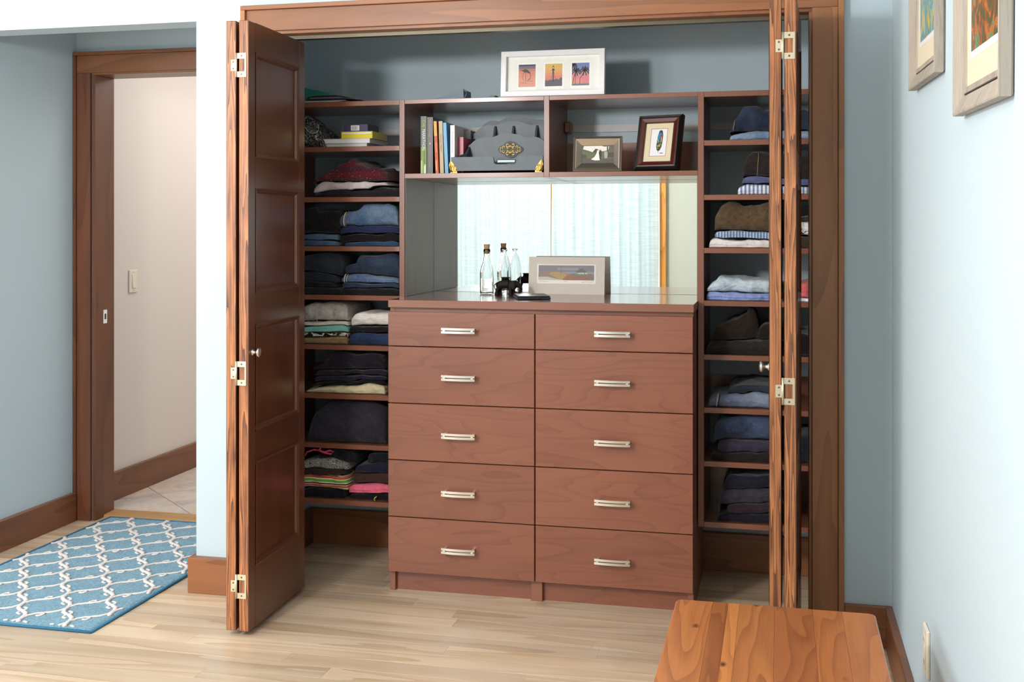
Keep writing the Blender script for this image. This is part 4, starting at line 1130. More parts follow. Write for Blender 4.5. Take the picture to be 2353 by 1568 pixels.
fp = thing('picture_frame', 'small pewter frame holding a garden wedding photo', 'picture frame', (-0.655, 0.40, ZH))
mt = place(-0.655, 0.372, ZH + 0.0020, 0, radians(9))
M['pewter'] = plain('pewter_metal', '#a59c90', 0.26, 0.85, 0.05)
ring(fp, 'frame', mt, 0.182, 0.131, [(0.0, 0.012), (0.0, -0.004), (0.006, -0.007), (0.0075, -0.004), (0.009, -0.007), (0.012, -0.006), (0.0315, 0.004), (0.033, 0.006)], 'pewter')
slab(fp, 'backing', mt, (-0.0905, 0.0905, 0.007, 0.012, 0.001, 0.130), 'black')
pw = [('#5f5a50', FULL), ('#e6e2dc', [[(0.06, 0.98), (0.03, 0.8), (0.2, 0.72), (0.35, 0.62), (0.6, 0.66), (0.82, 0.72), (0.85, 0.95), (0.7, 0.93), (0.62, 0.98)]]), ('#5e6645', [[(0, 0.3), (0, 0.75), (0.1, 0.66), (0.2, 0.62), (0.34, 0.6), (0.42, 0.5), (0.6, 0.55), (0.75, 0.6), (0.9, 0.55), (1, 0.62), (1, 0.3)]]), ('#3f4433', [rect(0, 0.14, 0.2, 0.5), [(0.33, 0.62), (0.42, 0.82), (0.5, 0.8), (0.5, 0.6)], rect(0.78, 1, 0.3, 0.6), rect(0.78, 0.82, 0.6, 0.95)]), ('#7d4e48', [rect(0.15, 0.45, 0.26, 0.32), rect(0.6, 0.95, 0.27, 0.33)]), ('#4b4d47', [[(0, 0), (1, 0), (1, 0.27), (0.5, 0.22), (0, 0.3)]]), ('#f2f0ee', [[(0.48, 0.74), (0.52, 0.7), (0.535, 0.5), (0.57, 0.17), (0.42, 0.16), (0.29, 0.22), (0.40, 0.36), (0.46, 0.55)]]), ('#23211f', [[(0.545, 0.74), (0.61, 0.72), (0.62, 0.45), (0.6, 0.2), (0.56, 0.2), (0.54, 0.5)]]), ('#b9967e', [rect(0.495, 0.525, 0.72, 0.78), rect(0.565, 0.595, 0.735, 0.79)]), ('#a9a5a0', [[(0.7, 0.66), (0.8, 0.66), (0.81, 0.45), (0.79, 0.27), (0.72, 0.27), (0.7, 0.5)]])]
printed('photo', fp, mt, -0.0595, 0.0595, 0.032, 0.099, 0.0055, pw)
build('easel_leg', MB().box(-0.02, 0.02, 0.0, 0.004, 0.0, 0.10).xf(place(-0.655, 0.432, ZH, 0, radians(-19))), 'black', fp)

ff = thing('picture_frame', 'dark mahogany and black frame with a painted feather, leaning back', 'picture frame', (-0.435, 0.42, ZH))
mt = place(-0.440, 0.372, ZH + 0.0052, radians(-16), radians(15), 0)
M['ebony'] = plain('ebony_black', '#0e0c0c', 0.3)
M['mahog'] = wood('mahogany_frame', '#54201a', '#34120f', 'z', 8, 0.1, 5, 0.25, 0.3, 0.25, 0.4, 0.15)
ring(ff, 'outer_frame', mt, 0.172, 0.212, [(0.0, 0.020), (0.0, 0.0), (0.002, -0.004), (0.004, -0.003), (0.006, -0.006), (0.008, -0.005), (0.010, -0.008), (0.013, -0.008)], 'ebony')
ring(ff, 'inner_frame', mt, 0.172, 0.212, [(0.013, -0.008), (0.016, -0.009), (0.028, -0.004), (0.031, -0.006), (0.033, 0.002)], 'mahog')
slab(ff, 'backing', mt, (-0.085, 0.085, 0.008, 0.014, 0.001, 0.211), 'black')
fe = [('#d8ccac', FULL), ('#8c3a44', [rect(0.2, 0.8, 0.14, 0.86)]), ('#e6e6ec', [rect(0.215, 0.785, 0.15, 0.85)]),
      ('#20382e', [[(0.50, 0.80), (0.56, 0.82), (0.62, 0.79), (0.645, 0.68), (0.64, 0.5), (0.62, 0.38), (0.575, 0.30), (0.52, 0.27), (0.46, 0.30), (0.43, 0.38), (0.44, 0.52), (0.46, 0.68)]]),
      ('#2f78b4', [[(0.48, 0.72), (0.56, 0.76), (0.62, 0.70), (0.58, 0.66), (0.5, 0.56), (0.465, 0.60)]]), ('#4aa0a8', [[(0.46, 0.6), (0.5, 0.6), (0.53, 0.52), (0.46, 0.48)]]), ('#b98a3c', [[(0.56, 0.62), (0.61, 0.66), (0.62, 0.52), (0.57, 0.48)]]), ('#8f3038', [[(0.55, 0.68), (0.62, 0.71), (0.63, 0.66), (0.57, 0.64)], [(0.5, 0.48), (0.56, 0.5), (0.56, 0.45), (0.5, 0.44)]]), ('#4f9a3c', [[(0.45, 0.42), (0.6, 0.47), (0.61, 0.43), (0.45, 0.38)], [(0.45, 0.37), (0.5, 0.37), (0.5, 0.33), (0.46, 0.33)]]), ('#c89440', [[(0.47, 0.42), (0.58, 0.43), (0.56, 0.385), (0.47, 0.385)]]), ('#5a5248', stroke([(0.5, 0.28), (0.53, 0.22)], 0.012) + stroke([(0.58, 0.215), (0.7, 0.22)], 0.02))]
printed('painting', ff, mt, -0.054, 0.054, 0.032, 0.180, 0.001, fe)
build('easel_leg', MB().box(-0.02, 0.02, 0.0, 0.004, 0.0, 0.15).xf(place(-0.417, 0.475, ZH, radians(-16), radians(-16))), 'black', ff)

M['driftwood_z'] = wood('weathered_grey_wood', '#a79d91', '#5f5348', 'z', 9, 0.05, 5, 0.25, 1.1, 0.6, 0, 0.2, rnd=0.06, bump=0.15, fscale=420)
def art(name, par, cols, seed, bands):
    t = NT(name)
    v = t.obj((1, 1.0, 1.0))
    n = t.noise(v, bands, 3.0, 0.55, 1.8)
    tcol = t.ramp(n, cols)
    t.col(tcol)
    t.set(rough=0.25)
    return t.m
def wall_art(label, yc, zb, w, h, roll, mat):
    r = thing('wall_picture', label, 'picture', (XR, yc, zb), 'weathered wood pictures on the right wall')
    mt = Matrix.Translation((XR - 0.001, yc, zb)) @ Matrix.Rotation(-pi / 2, 4, 'Z') @ Matrix.Rotation(roll, 4, 'Y')
    T = -0.022
    ring(r, 'frame', mt, w, h, [(0.004, 0.0), (0.0, -0.004), (0.0, T), (0.003, T - 0.001), (0.034, T + 0.012), (0.036, T + 0.016)], 'driftwood_z')
    ring(r, 'groove', mt, w, h, [(0.036, T + 0.017), (0.0385, T + 0.017)], 'black')
    ring(r, 'inner_lip', mt, w, h, [(0.0385, T + 0.018), (0.0390, T + 0.013), (0.050, T + 0.014), (0.052, T + 0.019)], 'driftwood_z')
    printed('mat_board', r, mt, -w / 2 + 0.05, w / 2 - 0.05, 0.05, h - 0.05, -0.0040, [('#d6cbb2', FULL)])
    ix, iz = 0.085, 0.098
    printed('paper', r, mt, -w / 2 + ix, w / 2 - ix, iz, h - iz, -0.0043, [('#d9d4d8', FULL)])
    o = printed('print', r, mt, -w / 2 + ix + 0.013, w / 2 - ix - 0.013, iz + 0.013, h - iz - 0.013, -0.0046, [(mat, FULL)])
    return r
a1 = art('swirl_print', None, [(0.25, '#6b4a8a'), (0.36, '#d8b23c'), (0.44, '#7fa06a'), (0.5, '#4a86a8'), (0.58, '#86b0a0'), (0.66, '#c9b45a'), (0.78, '#b2503a')], 1, 9.0)
a2 = art('garden_print', None, [(0.25, '#24302c'), (0.38, '#6a3a24'), (0.46, '#2f5a38'), (0.5, '#8a4424'), (0.58, '#b56a2c'), (0.64, '#3f7a4a'), (0.72, '#4f9a8a'), (0.8, '#d8cfc4')], 2, 12.0)
wall_art('farther weathered frame on the right wall with a blue and yellow swirl print', -0.930, 1.672, 0.50, 0.62, radians(2.0), a1)
wall_art('nearer weathered frame on the right wall with a brown and green garden print', -1.682, 1.536, 0.465, 0.60, radians(1.6), a2)

# ------------------------------------------------------------------ things on the worktop
ZC = 1.0637
t = NT('clear_glass')
t.col((0.97, 0.99, 0.985, 1))
t.set(rough=0.0, trans=1.0, ior=1.45)
M['glass'] = t.m
M['cork'] = plain('cork', '#a88a68', 0.9, 0, 0.2, 250)
bt = thing('glass_bottle', 'clear glass bottle closed with a cork', 'bottle', (-1.122, 0.552, ZC))
outer = [(0.0, 0.0), (0.024, 0.0), (0.0268, 0.003), (0.0275, 0.012), (0.0275, 0.082), (0.0268, 0.092), (0.0235, 0.105), (0.0185, 0.118), (0.0150, 0.132), (0.0128, 0.150), (0.0122, 0.160), (0.0138, 0.162), (0.0138, 0.165), (0.0125, 0.167), (0.0138, 0.169), (0.0138, 0.172), (0.0128, 0.174), (0.0128, 0.178)]
inner = [(0.0105, 0.178), (0.0102, 0.160), (0.0108, 0.150), (0.0130, 0.132), (0.0165, 0.118), (0.0215, 0.105), (0.0248, 0.092), (0.0255, 0.082), (0.0255, 0.012), (0.0235, 0.006), (0.0, 0.005)]
build('bottle_body', MB().lathe(outer + inner, (-1.122, 0.552, ZC), 'z', 40), 'glass', bt)
build('cork', MB().lathe([(0.0, 0.1605), (0.0098, 0.1605), (0.0100, 0.178), (0.0120, 0.1945), (0.0112, 0.196), (0.0, 0.196)], (-1.122, 0.552, ZC), 'z', 24), 'cork', bt)
vo = [(0.0, 0.0), (0.017, 0.0), (0.0185, 0.002), (0.0175, 0.008), (0.0185, 0.014), (0.0245, 0.035), (0.0272, 0.060), (0.0265, 0.090), (0.0225, 0.120), (0.0155, 0.143), (0.0085, 0.153), (0.0062, 0.159), (0.0075, 0.166), (0.0115, 0.173), (0.0125, 0.1745)]
vi = [(0.0105, 0.174), (0.0062, 0.166), (0.0048, 0.159), (0.0070, 0.153), (0.0138, 0.142), (0.0208, 0.119), (0.0246, 0.090), (0.0252, 0.060), (0.0226, 0.035), (0.0165, 0.016), (0.0, 0.013)]
tag(build('glass_vase', MB().lathe(vo + vi, (-1.062, 0.600, ZC), 'z', 40), 'glass', None, loc=(-1.062, 0.600, ZC)), 'slender clear glass bud vase with flared rim behind the elephant', 'vase')

# carved elephant
def skin(name, V, E, mat, par=None, loc=(0, 0, 0), sub=2, root=0):
    me = bpy.data.meshes.new(name)
    me.from_pydata([v[:3] for v in V], E, [])
    o = link(name, me)
    md_ = o.modifiers.new('skin', 'SKIN')
    md_.use_smooth_shade = True
    for i, v in enumerate(V):
        sv = me.skin_vertices[0].data[i]
        sv.radius = (v[3], v[4] if len(v) > 4 else v[3])
        sv.use_root = (i == root)
    sb = o.modifiers.new('sub', 'SUBSURF')
    sb.levels = sb.render_levels = sub
    dg = bpy.context.evaluated_depsgraph_get()
    m2 = bpy.data.meshes.new_from_object(o.evaluated_get(dg))
    bpy.data.objects.remove(o)
    m2.materials.clear()
    m2.materials.append(M[mat])
    off = origin_of(par) if par else Vector(loc)
    m2.transform(Matrix.Translation(-off))
    return link(name, m2, par, None if par else loc)
t = NT('dark_carved_wood')
t.col(t.mix(t.noise(t.obj(), 60.0, 3.0), lin('#0d0b09'), lin('#221b16')))
t.set(rough=0.62, spec=0.25)
t.bump(t.noise(t.obj(), 220.0, 2.0), 0.4, 0.002)
M['carved'] = t.m
ex, ey = -1.024, 0.500
el = thing('elephant_figurine', 'small black carved elephant figurine with a pot on its back', 'figurine', (ex, ey, ZC))
V = [(ex - 0.031, ey, ZC + 0.041, 0.0150, 0.0150), (ex - 0.014, ey, ZC + 0.0435, 0.0175, 0.0165), (ex + 0.006, ey, ZC + 0.042, 0.0165, 0.0160), (ex + 0.022, ey, ZC + 0.044, 0.0140, 0.0150),
     (ex + 0.037, ey, ZC + 0.047, 0.0130, 0.0140), (ex + 0.047, ey, ZC + 0.036, 0.0080, 0.0080),
     (ex + 0.0505, ey, ZC + 0.024, 0.0058), (ex + 0.047, ey, ZC + 0.0125, 0.0048), (ex + 0.039, ey, ZC + 0.0075, 0.0042), (ex + 0.032, ey, ZC + 0.0110, 0.0036), (ex + 0.031, ey, ZC + 0.0170, 0.0030)]
E = [(i, i + 1) for i in range(10)]
LEGS = ((0, -0.0085, -0.043), (0, 0.0085, -0.034), (3, -0.0085, 0.012), (3, 0.0085, 0.021))
for q, by_, lx in LEGS:
    k = len(V)
    V += [(ex + lx * 0.9, ey + by_, ZC + 0.027, 0.0078), (ex + lx, ey + by_, ZC + 0.014, 0.0068), (ex + lx, ey + by_, ZC + 0.0068, 0.0070)]
    E += [(q, k), (k, k + 1), (k + 1, k + 2)]
k = len(V)
V += [(ex - 0.046, ey, ZC + 0.045, 0.0030), (ex - 0.0545, ey, ZC + 0.038, 0.0022), (ex - 0.0530, ey, ZC + 0.026, 0.0022), (ex - 0.0480, ey, ZC + 0.020, 0.0026)]
E += [(0, k), (k, k + 1), (k + 1, k + 2), (k + 2, k + 3)]
skin('body', V, E, 'carved', el, root=1)
for s in (-1, 1):
    P = []
    for i in range(11):
        q = i / 10
        w = 0.0125 * sin(pi * (0.12 + 0.80 * q)) ** 0.7
        zz = ZC + 0.0575 - 0.033 * q
        P.append([(ex + 0.028 - w, ey + s * (0.0165 + 0.003 * q), zz), (ex + 0.028 - w * 0.4, ey + s * (0.0190 + 0.003 * q), zz - 0.001), (ex + 0.028 + w * 0.35, ey + s * (0.0165), zz)])
    back = [[(p_[0], p_[1] - s * 0.003, p_[2]) for p_ in r] for r in P]
    build('ear', MB().grid(P).grid(back), 'carved', el)
    build('tusk', MB().tube([(ex + 0.044, ey + s * 0.0075, ZC + 0.034), (ex + 0.050, ey + s * 0.0095, ZC + 0.027), (ex + 0.057, ey + s * 0.0095, ZC + 0.028)], [0.0020, 0.0016, 0.0006], 6), 'carved', el)
for q, by_, lx in LEGS:
    build('foot', MB().lathe([(0.0, 0.0), (0.0080, 0.0), (0.0083, 0.003), (0.0072, 0.010)], (ex + lx, ey + by_, ZC), 'z', 14), 'carved', el)
build('saddle_cloth', MB().grid([[(ex + x_, ey + 0.0183 * sin(a_), ZC + 0.0435 + 0.0192 * cos(a_)) for a_ in [-1.7 + 0.2833 * i for i in range(13)]] for x_ in (-0.024, -0.011, 0.004)]), 'carved', el)
build('pot', MB().lathe([(0.0, 0.059), (0.0135, 0.059), (0.0150, 0.066), (0.0175, 0.0665), (0.0175, 0.070), (0.0145, 0.070), (0.0130, 0.064), (0.0, 0.064)], (ex - 0.010, ey, ZC), 'z', 20), 'carved', el)

# tented art card
cd = thing('art_card', 'cream folded card with a watercolour of dunes and a beach hut', 'card', (-0.815, 0.63, ZC))
w, h = 0.303, 0.147
mt = place(-0.815, 0.604, ZC, 0, radians(7))
slab(cd, 'front_leaf', mt, (-w / 2, w / 2, 0, 0.0012, 0, h), cm('#cfc8be', 0.8))
build('back_leaf', MB().box(-w / 2, w / 2, 0, 0.0012, 0, h).xf(place(-0.815, 0.6405, ZC, 0, radians(-7))), cm('#c4bdb2', 0.8), cd)
du = [('#e4dfd6', [rect(-0.0, 1, -0.0, 1)]), ('#78747e', [rect(0.025, 0.975, 0.18, 0.95)]), ('#8a8893', [rect(0.025, 0.975, 0.5, 0.62), rect(0.35, 0.7, 0.7, 0.82)]),
      ('#8c7468', [[(0.025, 0.3), (0.025, 0.58), (0.1, 0.66), (0.2, 0.62), (0.32, 0.64), (0.45, 0.6), (0.6, 0.42), (0.6, 0.2), (0.025, 0.2)]]),
      ('#a98b52', [[(0.2, 0.5), (0.24, 0.6), (0.36, 0.6), (0.47, 0.56), (0.52, 0.42), (0.5, 0.22), (0.4, 0.2), (0.3, 0.35)]]),
      ('#8d5e4c', [[(0.42, 0.18), (0.975, 0.18), (0.975, 0.36), (0.7, 0.44), (0.56, 0.5), (0.5, 0.4)]]), ('#667362', [[(0.55, 0.5), (0.62, 0.54), (0.68, 0.52), (0.7, 0.5), (0.86, 0.5), (0.92, 0.46), (0.96, 0.44), (0.8, 0.4), (0.62, 0.42)], [(0.86, 0.22), (0.97, 0.4), (0.97, 0.2)]]),
      ('#b8b2aa', [[(0.025, 0.18), (0.025, 0.34), (0.15, 0.36), (0.24, 0.32), (0.34, 0.24), (0.44, 0.2), (0.48, 0.18)], rect(0.68, 0.86, 0.5, 0.58)]), ('#5a6250', [[(0.66, 0.6), (0.76, 0.82), (0.85, 0.62), (0.82, 0.58), (0.68, 0.58)]]), ('#6a5a4e', [rect(0.685, 0.695, 0.48, 0.6), rect(0.81, 0.82, 0.48, 0.6)] + stroke([(0.415, 0.94), (0.41, 0.44)], 0.006)), ('#a2483e', [[(0.87, 0.48), (0.94, 0.5), (0.94, 0.44), (0.88, 0.44)]]),
      ('#8c857c', stroke([(0.03, 0.10), (0.09, 0.12), (0.16, 0.09), (0.2, 0.11)], 0.012) + stroke([(0.46, 0.1), (0.52, 0.11)], 0.012) + stroke([(0.76, 0.07), (0.83, 0.11), (0.92, 0.09), (0.96, 0.12)], 0.012))]
printed('watercolour', cd, mt, -0.118, 0.116, 0.042, 0.118, -0.0004, du)

er = thing('e_reader', 'dark navy e-reader case lying on the worktop before the elephant', 'e-reader', (-0.90, 0.32, ZC))
mt = Matrix.Translation((-0.925, 0.238, ZC)) @ Matrix.Rotation(radians(19), 4, 'Z')
slab(er, 'case', mt, (0, 0.122, 0, 0.17, 0, 0.0095), cm('#1b2036', 0.5), 0.003)
slab(er, 'lid', mt, (0.002, 0.120, 0.003, 0.168, 0.0095, 0.0135), cm('#2b2a2d', 0.35), 0.002)
slab(er, 'clasp', mt, (0.040, 0.085, -0.003, 0.006, 0.002, 0.0115), cm('#11131c', 0.5), 0.0015)

# ------------------------------------------------------------------ upper left shelf
ZL = 1.6383
def flat_book(label, x0, x1, y0, d, z0, z1, col, pages, cat='book', bind=False):
    r = thing('book', label, cat, ((x0 + x1) / 2, y0 + d / 2, z0), 'things stacked on the left shelf')
    t_ = 0.0016
    build('cover', MB().box(x0, x1, y0, y0 + d, z0, z0 + t_).box(x0, x1, y0, y0 + d, z1 - t_, z1).box(x1 - t_, x1, y0, y0 + d, z0 + t_, z1 - t_), cm(col, 0.4), r)
    build('pages', MB().box(x0 + 0.002, x1 - t_ - 0.0004, y0 + 0.002, y0 + d - 0.003, z0 + t_ + 0.0001, z1 - t_ - 0.0001), cm(pages, 0.8), r)
    return r
flat_book('white magazine stack base under the yellow book', -1.738, -1.552, 0.366, 0.20, ZL, ZL + 0.0145, '#b9b5b0', '#d5d2d0')
flat_book('second white book, just below the yellow book', -1.734, -1.540, 0.364, 0.205, ZL + 0.0148, ZL + 0.0325, '#d9cfd0', '#e6e2e2')
yb_ = flat_book('bright yellow book in the stack on the left shelf', -1.660, -1.530, 0.366, 0.17, ZL + 0.0328, ZL + 0.060, '#d8c62c', '#e9d93c')
build('page_band', MB().box(-1.654, -1.533, 0.3645, 0.366, ZL + 0.050, ZL + 0.0565), cm('#efece0', 0.8), yb_)
pb = thing('cardboard_box', 'dark purple box with barcode label on top of the yellow book', 'box', (-1.60, 0.44, ZL + 0.0603))
build('box_body', MB().box(-1.649, -1.549, 0.367, 0.49, ZL + 0.0603, ZL + 0.088, 0, 0.001), cm('#3a3058', 0.5), pb)
lb = build('label', MB().box(-1.618, -1.584, 0.3664, 0.367, ZL + 0.0635, ZL + 0.0835), cm('#e8e6e2', 0.5), pb)
m = MB()
for k, (a, wd) in enumerate(((0, 0.0012), (0.003, 0.0006), (0.0048, 0.0016), (0.008, 0.0007), (0.0105, 0.0014), (0.0135, 0.0006), (0.0155, 0.0018), (0.019, 0.0007), (0.0215, 0.0013), (0.0245, 0.0007))):
    m.box(-1.6145 + a, -1.6145 + a + wd, 0.3660, 0.3664, ZL + 0.0655, ZL + 0.0815)
build('barcode', m, cm('#4a4650', 0.6), lb)
# patterned bag with cord
t = NT('black_leaf_print_cloth')
v = t.obj((1, 1, 0.6), rot=(0, 0.7, 0))
n1 = t.noise(v, 30.0, 2.0, 0.5, 2.2)
t.col(t.ramp(t.math('MULTIPLY_ADD', t.math('SINE', t.math('MULTIPLY', n1, 42.0)), 0.5, 0.5), [(0.55, '#131210'), (0.75, '#23211f'), (0.93, '#a9a49c')]))
t.set(rough=0.8)
M['leafprint'] = t.m
bg = thing('fabric_bag', 'black patterned fabric bag with a mint cord, slumped on the shelf', 'bag', (-1.80, 0.45, ZL))
build('bag_body', garment_mesh(-1.893, -1.716, ZL, [(0, 0.10), (0.3, 0.093), (0.55, 0.09), (0.72, 0.083), (0.82, 0.07), (0.92, 0.03), (1, 0.01)], yf=0.345, depth=0.2, seed=91, wr=0.012, fold=0.0), 'leafprint', bg)
build('bag_top', garment_mesh(-1.890, -1.755, ZL + 0.070, [(0, 0.06), (0.6, 0.057), (0.8, 0.04), (1, 0.01)], yf=0.37, depth=0.12, seed=95, wr=0.006, fold=0.0), M['leafprint'], bg)
M['mint'] = plain('mint_cord', '#7fb5a8', 0.7)
build('cord', MB().tube([(-1.815, 0.338, ZL + 0.090), (-1.795, 0.334, ZL + 0.078), (-1.782, 0.333, ZL + 0.062), (-1.768, 0.334, ZL + 0.054), (-1.752, 0.336, ZL + 0.055), (-1.742, 0.338, ZL + 0.062), (-1.741, 0.340, ZL + 0.076), (-1.747, 0.346, ZL + 0.090)], 0.0019, 8), 'mint', bg)
# on top of the left tower
ZT = 1.8122
pp = thing('paper_stack', 'thin stack of white papers at the left end of the top shelf', 'papers', (-1.75, 0.45, ZT))
for k in range(3):
    build('sheet', MB().box(-1.90, -1.655 + 0.012 * k, 0.337 + 0.003 * k, 0.49, ZT + 0.0022 * k, ZT + 0.0022 * k + 0.0018), cm('#b9b3b0', 0.8), pp)
pc = thing('folder_pouch', 'black folded portfolio curled over the white papers', 'pouch', (-1.70, 0.45, ZT + 0.0068))
zz = ZT + 0.0070
op = [(-1.795, 0.006), (-1.790, 0.0012), (-1.775, 0.0), (-1.66, 0.0015), (-1.62, 0.004), (-1.58, 0.0), (-1.572, 0.0), (-1.60, 0.0075), (-1.635, 0.014), (-1.675, 0.020), (-1.76, 0.019), (-1.785, 0.015)]
build('cover', MB().prism([(a, zz + q) for a, q in op], 0.345, 0.485, 'y'), cm('#15131a', 0.4), pc)
build('inner_pages', MB().prism([(-1.783, zz + 0.0075), (-1.66, zz + 0.0078), (-1.635, zz + 0.0088), (-1.66, zz + 0.0125), (-1.775, zz + 0.0120)], 0.3445, 0.3452, 'y'), cm('#6c6770', 0.7), pc)
fo = tag(build('folder', MB().prism([(-1.905, ZT + 0.0075), (-1.775, ZT + 0.0075), (-1.7625, ZT + 0.063), (-1.866, ZT + 0.085), (-1.905, ZT + 0.091)], 0.500, 0.504, 'y').xf(Matrix.Identity(4)), cm('#3f9c86', 0.45), None, loc=(-1.84, 0.502, ZT)), 'teal plastic folder standing behind the black portfolio', 'folder')
for v_ in fo.data.vertices:
    v_.co.z -= 0.0074
cl = thing('folded_cloth', 'pale grey cloth folded to a point on the top shelf, left of the white frame', 'cloth', (-1.25, 0.47, ZT))
build('lower_fold', MB().prism([(-1.318, ZT), (-1.172, ZT), (-1.170, ZT + 0.009), (-1.22, ZT + 0.012), (-1.30, ZT + 0.012)], 0.42, 0.56, 'y'), cm('#8f98a6', 0.9), cl)
build('upper_fold', MB().prism([(-1.30, ZT + 0.0122), (-1.182, ZT + 0.0122), (-1.184, ZT + 0.046), (-1.200, ZT + 0.046), (-1.235, ZT + 0.033), (-1.27, ZT + 0.020)], 0.43, 0.54, 'y'), cm('#8d96a6', 0.9), cl)
build('corner_curl', MB().tube([(-1.183, 0.432, ZT + 0.047), (-1.172, 0.432, ZT + 0.036), (-1.170, 0.432, ZT + 0.030), (-1.178, 0.432, ZT + 0.014)], 0.0025, 6), cm('#7e8796', 0.9), cl)
c2_ = thing('folded_cloth', 'low grey cloth tucked just left of the white frame', 'cloth', (-1.10, 0.5, ZT))
build('fold', MB().prism([(-1.135, ZT), (-1.066, ZT), (-1.064, ZT + 0.020), (-1.075, ZT + 0.022), (-1.10, ZT + 0.014)], 0.45, 0.55, 'y'), cm('#87929c', 0.9), c2_)
build('dark_edge', MB().prism([(-1.0655, ZT), (-1.056, ZT), (-1.058, ZT + 0.016), (-1.0635, ZT + 0.022)], 0.452, 0.54, 'y'), cm('#3a444c', 0.9), c2_)
# ------------------------------------------------------------------ rug
RX0, RX1, RY0, RY1 = -2.965, -2.190, -0.480, 0.828
t = NT('teal_blue_tufted_pile')
n1 = t.noise(t.obj(), 120.0, 4.0, 0.75)
n2 = t.noise(t.obj(), 30.0, 2.0)
f = t.math('ADD', t.math('MULTIPLY_ADD', n1, 2.0, -0.55), t.math('MULTIPLY_ADD', n2, 0.4, -0.2), clamp=True)
t.col(t.mix(f, lin('#24607e'), lin('#86b9cf')))
t.set(rough=0.95, spec=0.1, sheen=0.3)
t.bump(n1, 0.9, 0.006)
M['pile'] = t.m
t = NT('cream_tufted_yarn')
n1 = t.noise(t.obj(), 260.0, 3.0, 0.7)
t.col(t.mix(n1, lin('#cfc6c2'), lin('#f7f1ee')))
t.set(rough=0.95, spec=0.1)
t.bump(n1, 0.8, 0.004)
M['yarn'] = t.m
rug = thing('runner_rug', 'teal blue rug with cream trellis pattern in the passage', 'rug', ((RX0 + RX1) / 2, (RY0 + RY1) / 2, 0))
P = []
nx, ny = 100, 168
for j in range(ny + 1):
    row_ = []
    for i in range(nx + 1):
        x = RX0 + 0.006 + (RX1 - RX0 - 0.012) * i / nx
        y = RY0 + 0.006 + (RY1 - RY0 - 0.012) * j / ny
        z = 0.0092 + 0.0012 * noise.noise(Vector((x * 95, y * 95, 0))) + 0.001 * noise.noise(Vector((x * 260, y * 260, 3)))
        if i in (0, nx) or j in (0, ny):
            z = 0.004
        row_.append((x, y, z))
    P.append(row_)
build('pile', MB().grid(P), 'pile', rug, fix=False)
build('backing', MB().box(RX0 + 0.004, RX1 - 0.004, RY0 + 0.004, RY1 - 0.004, 0.0003, 0.0035), cm('#3a3f44', 0.9), rug)
M['binding'] = plain('blue_binding_tape', '#2f6b8e', 0.8, 0, 0.12, 200)
for a, b in (((RX0, RY0), (RX1, RY0)), ((RX1, RY0), (RX1, RY1)), ((RX1, RY1), (RX0, RY1)), ((RX0, RY1), (RX0, RY0))):
    build('binding', MB().tube([(a[0], a[1], 0.0052), ((a[0] + b[0]) / 2, (a[1] + b[1]) / 2, 0.0052), (b[0], b[1], 0.0052)], 0.0050, 8, flat=0.98), 'binding', rug)
NX, NY, AX, AY = -2.664, -0.183, 0.0885, 0.1215
SP = math.hypot(AX, AY)
pat = MB()
def inside(p):
    return RX0 + 0.012 < p[0] < RX1 - 0.016 and RY0 + 0.014 < p[1] < RY1 - 0.012
def run(pts, r):
    seg = []
    for p in pts:
        if inside(p):
            seg.append((p[0], p[1], 0.0105 + 0.0008 * noise.noise(Vector((p[0] * 120, p[1] * 120, 1)))))
        else:
            if len(seg) > 2:
                pat.tube(seg, r, 6, flat=0.55)
            seg = []
    if len(seg) > 2:
        pat.tube(seg, r, 6, flat=0.55)
for fam in (1, -1):
    d = Vector((AX, fam * AY)) / SP
    nrm = Vector((-d.y, d.x))
    for k in range(-9, 10):
        # line k of this family passes through node + k * (other family's vector)
        o = Vector((NX, NY)) + Vector((AX, -fam * AY)) * k
        pts = []
        for i in range(-330, 331):
            s_ = i * 0.006
            q = s_ / SP * 2 * pi
            wv = 0.0115 * sin(q + (0.0 if fam == 1 else pi)) + 0.0012 * sin(s_ * 230 + k)
            pts.append(tuple(o + d * s_ + nrm * wv))
        run(pts, 0.0082 if fam == -1 else 0.0060)
        for j in range(-12, 13):      # little hooks half way along each side of the lattice
            for hh, sd in (((0.25, 1), (0.75, -1)) if fam == -1 else ((0.5, 1 if (j + k) % 2 else -1),)):
                c = o + d * ((j + hh) * SP)
                e = nrm * sd
                run([tuple(c + d * (0.002 * sd) + e * 0.006), tuple(c + d * 0.010 * sd + e * 0.012), tuple(c + d * 0.021 * sd + e * 0.016), tuple(c + d * 0.029 * sd + e * 0.012), tuple(c + d * 0.030 * sd + e * 0.006)], 0.0050)
o = build('trellis_pattern', pat, 'yarn', rug, fix=False)

# ------------------------------------------------------------------ wooden bench in the foreground
bn = thing('plank_bench', 'honey pine bench with a worn knotty plank top in the foreground', 'bench', (-0.012, -1.60, 0))
BX0, BX1, BY0, BY1, BZ = -0.238, 0.2115, -2.20, -1.062, 0.45
t = NT('honey_pine_board')
v = t.obj((9, 1.1, 9), rnd=13.0)
n1 = t.noise(v, 1.0, 2.0, 0.45, 0.4)
saw = t.math('POWER', t.math('FRACT', t.math('MULTIPLY', n1, 9.0)), 2.0)
fb = t.noise(t.obj((300, 9, 300), rnd=5.0), 1.0, 3.0, 0.6)
ff_ = t.math('ADD', t.math('MULTIPLY', saw, 0.45), t.math('MULTIPLY_ADD', fb, 0.7, -0.3), clamp=True)
colr = t.mix(ff_, lin('#b5703c'), lin('#70361a'))
vk = t.n('TexVoronoi', feature='F1')
vk.inputs['Scale'].default_value = 1.0
t.t.links.new(t.obj((14, 7.5, 14), rnd=7.7), vk.inputs['Vector'])
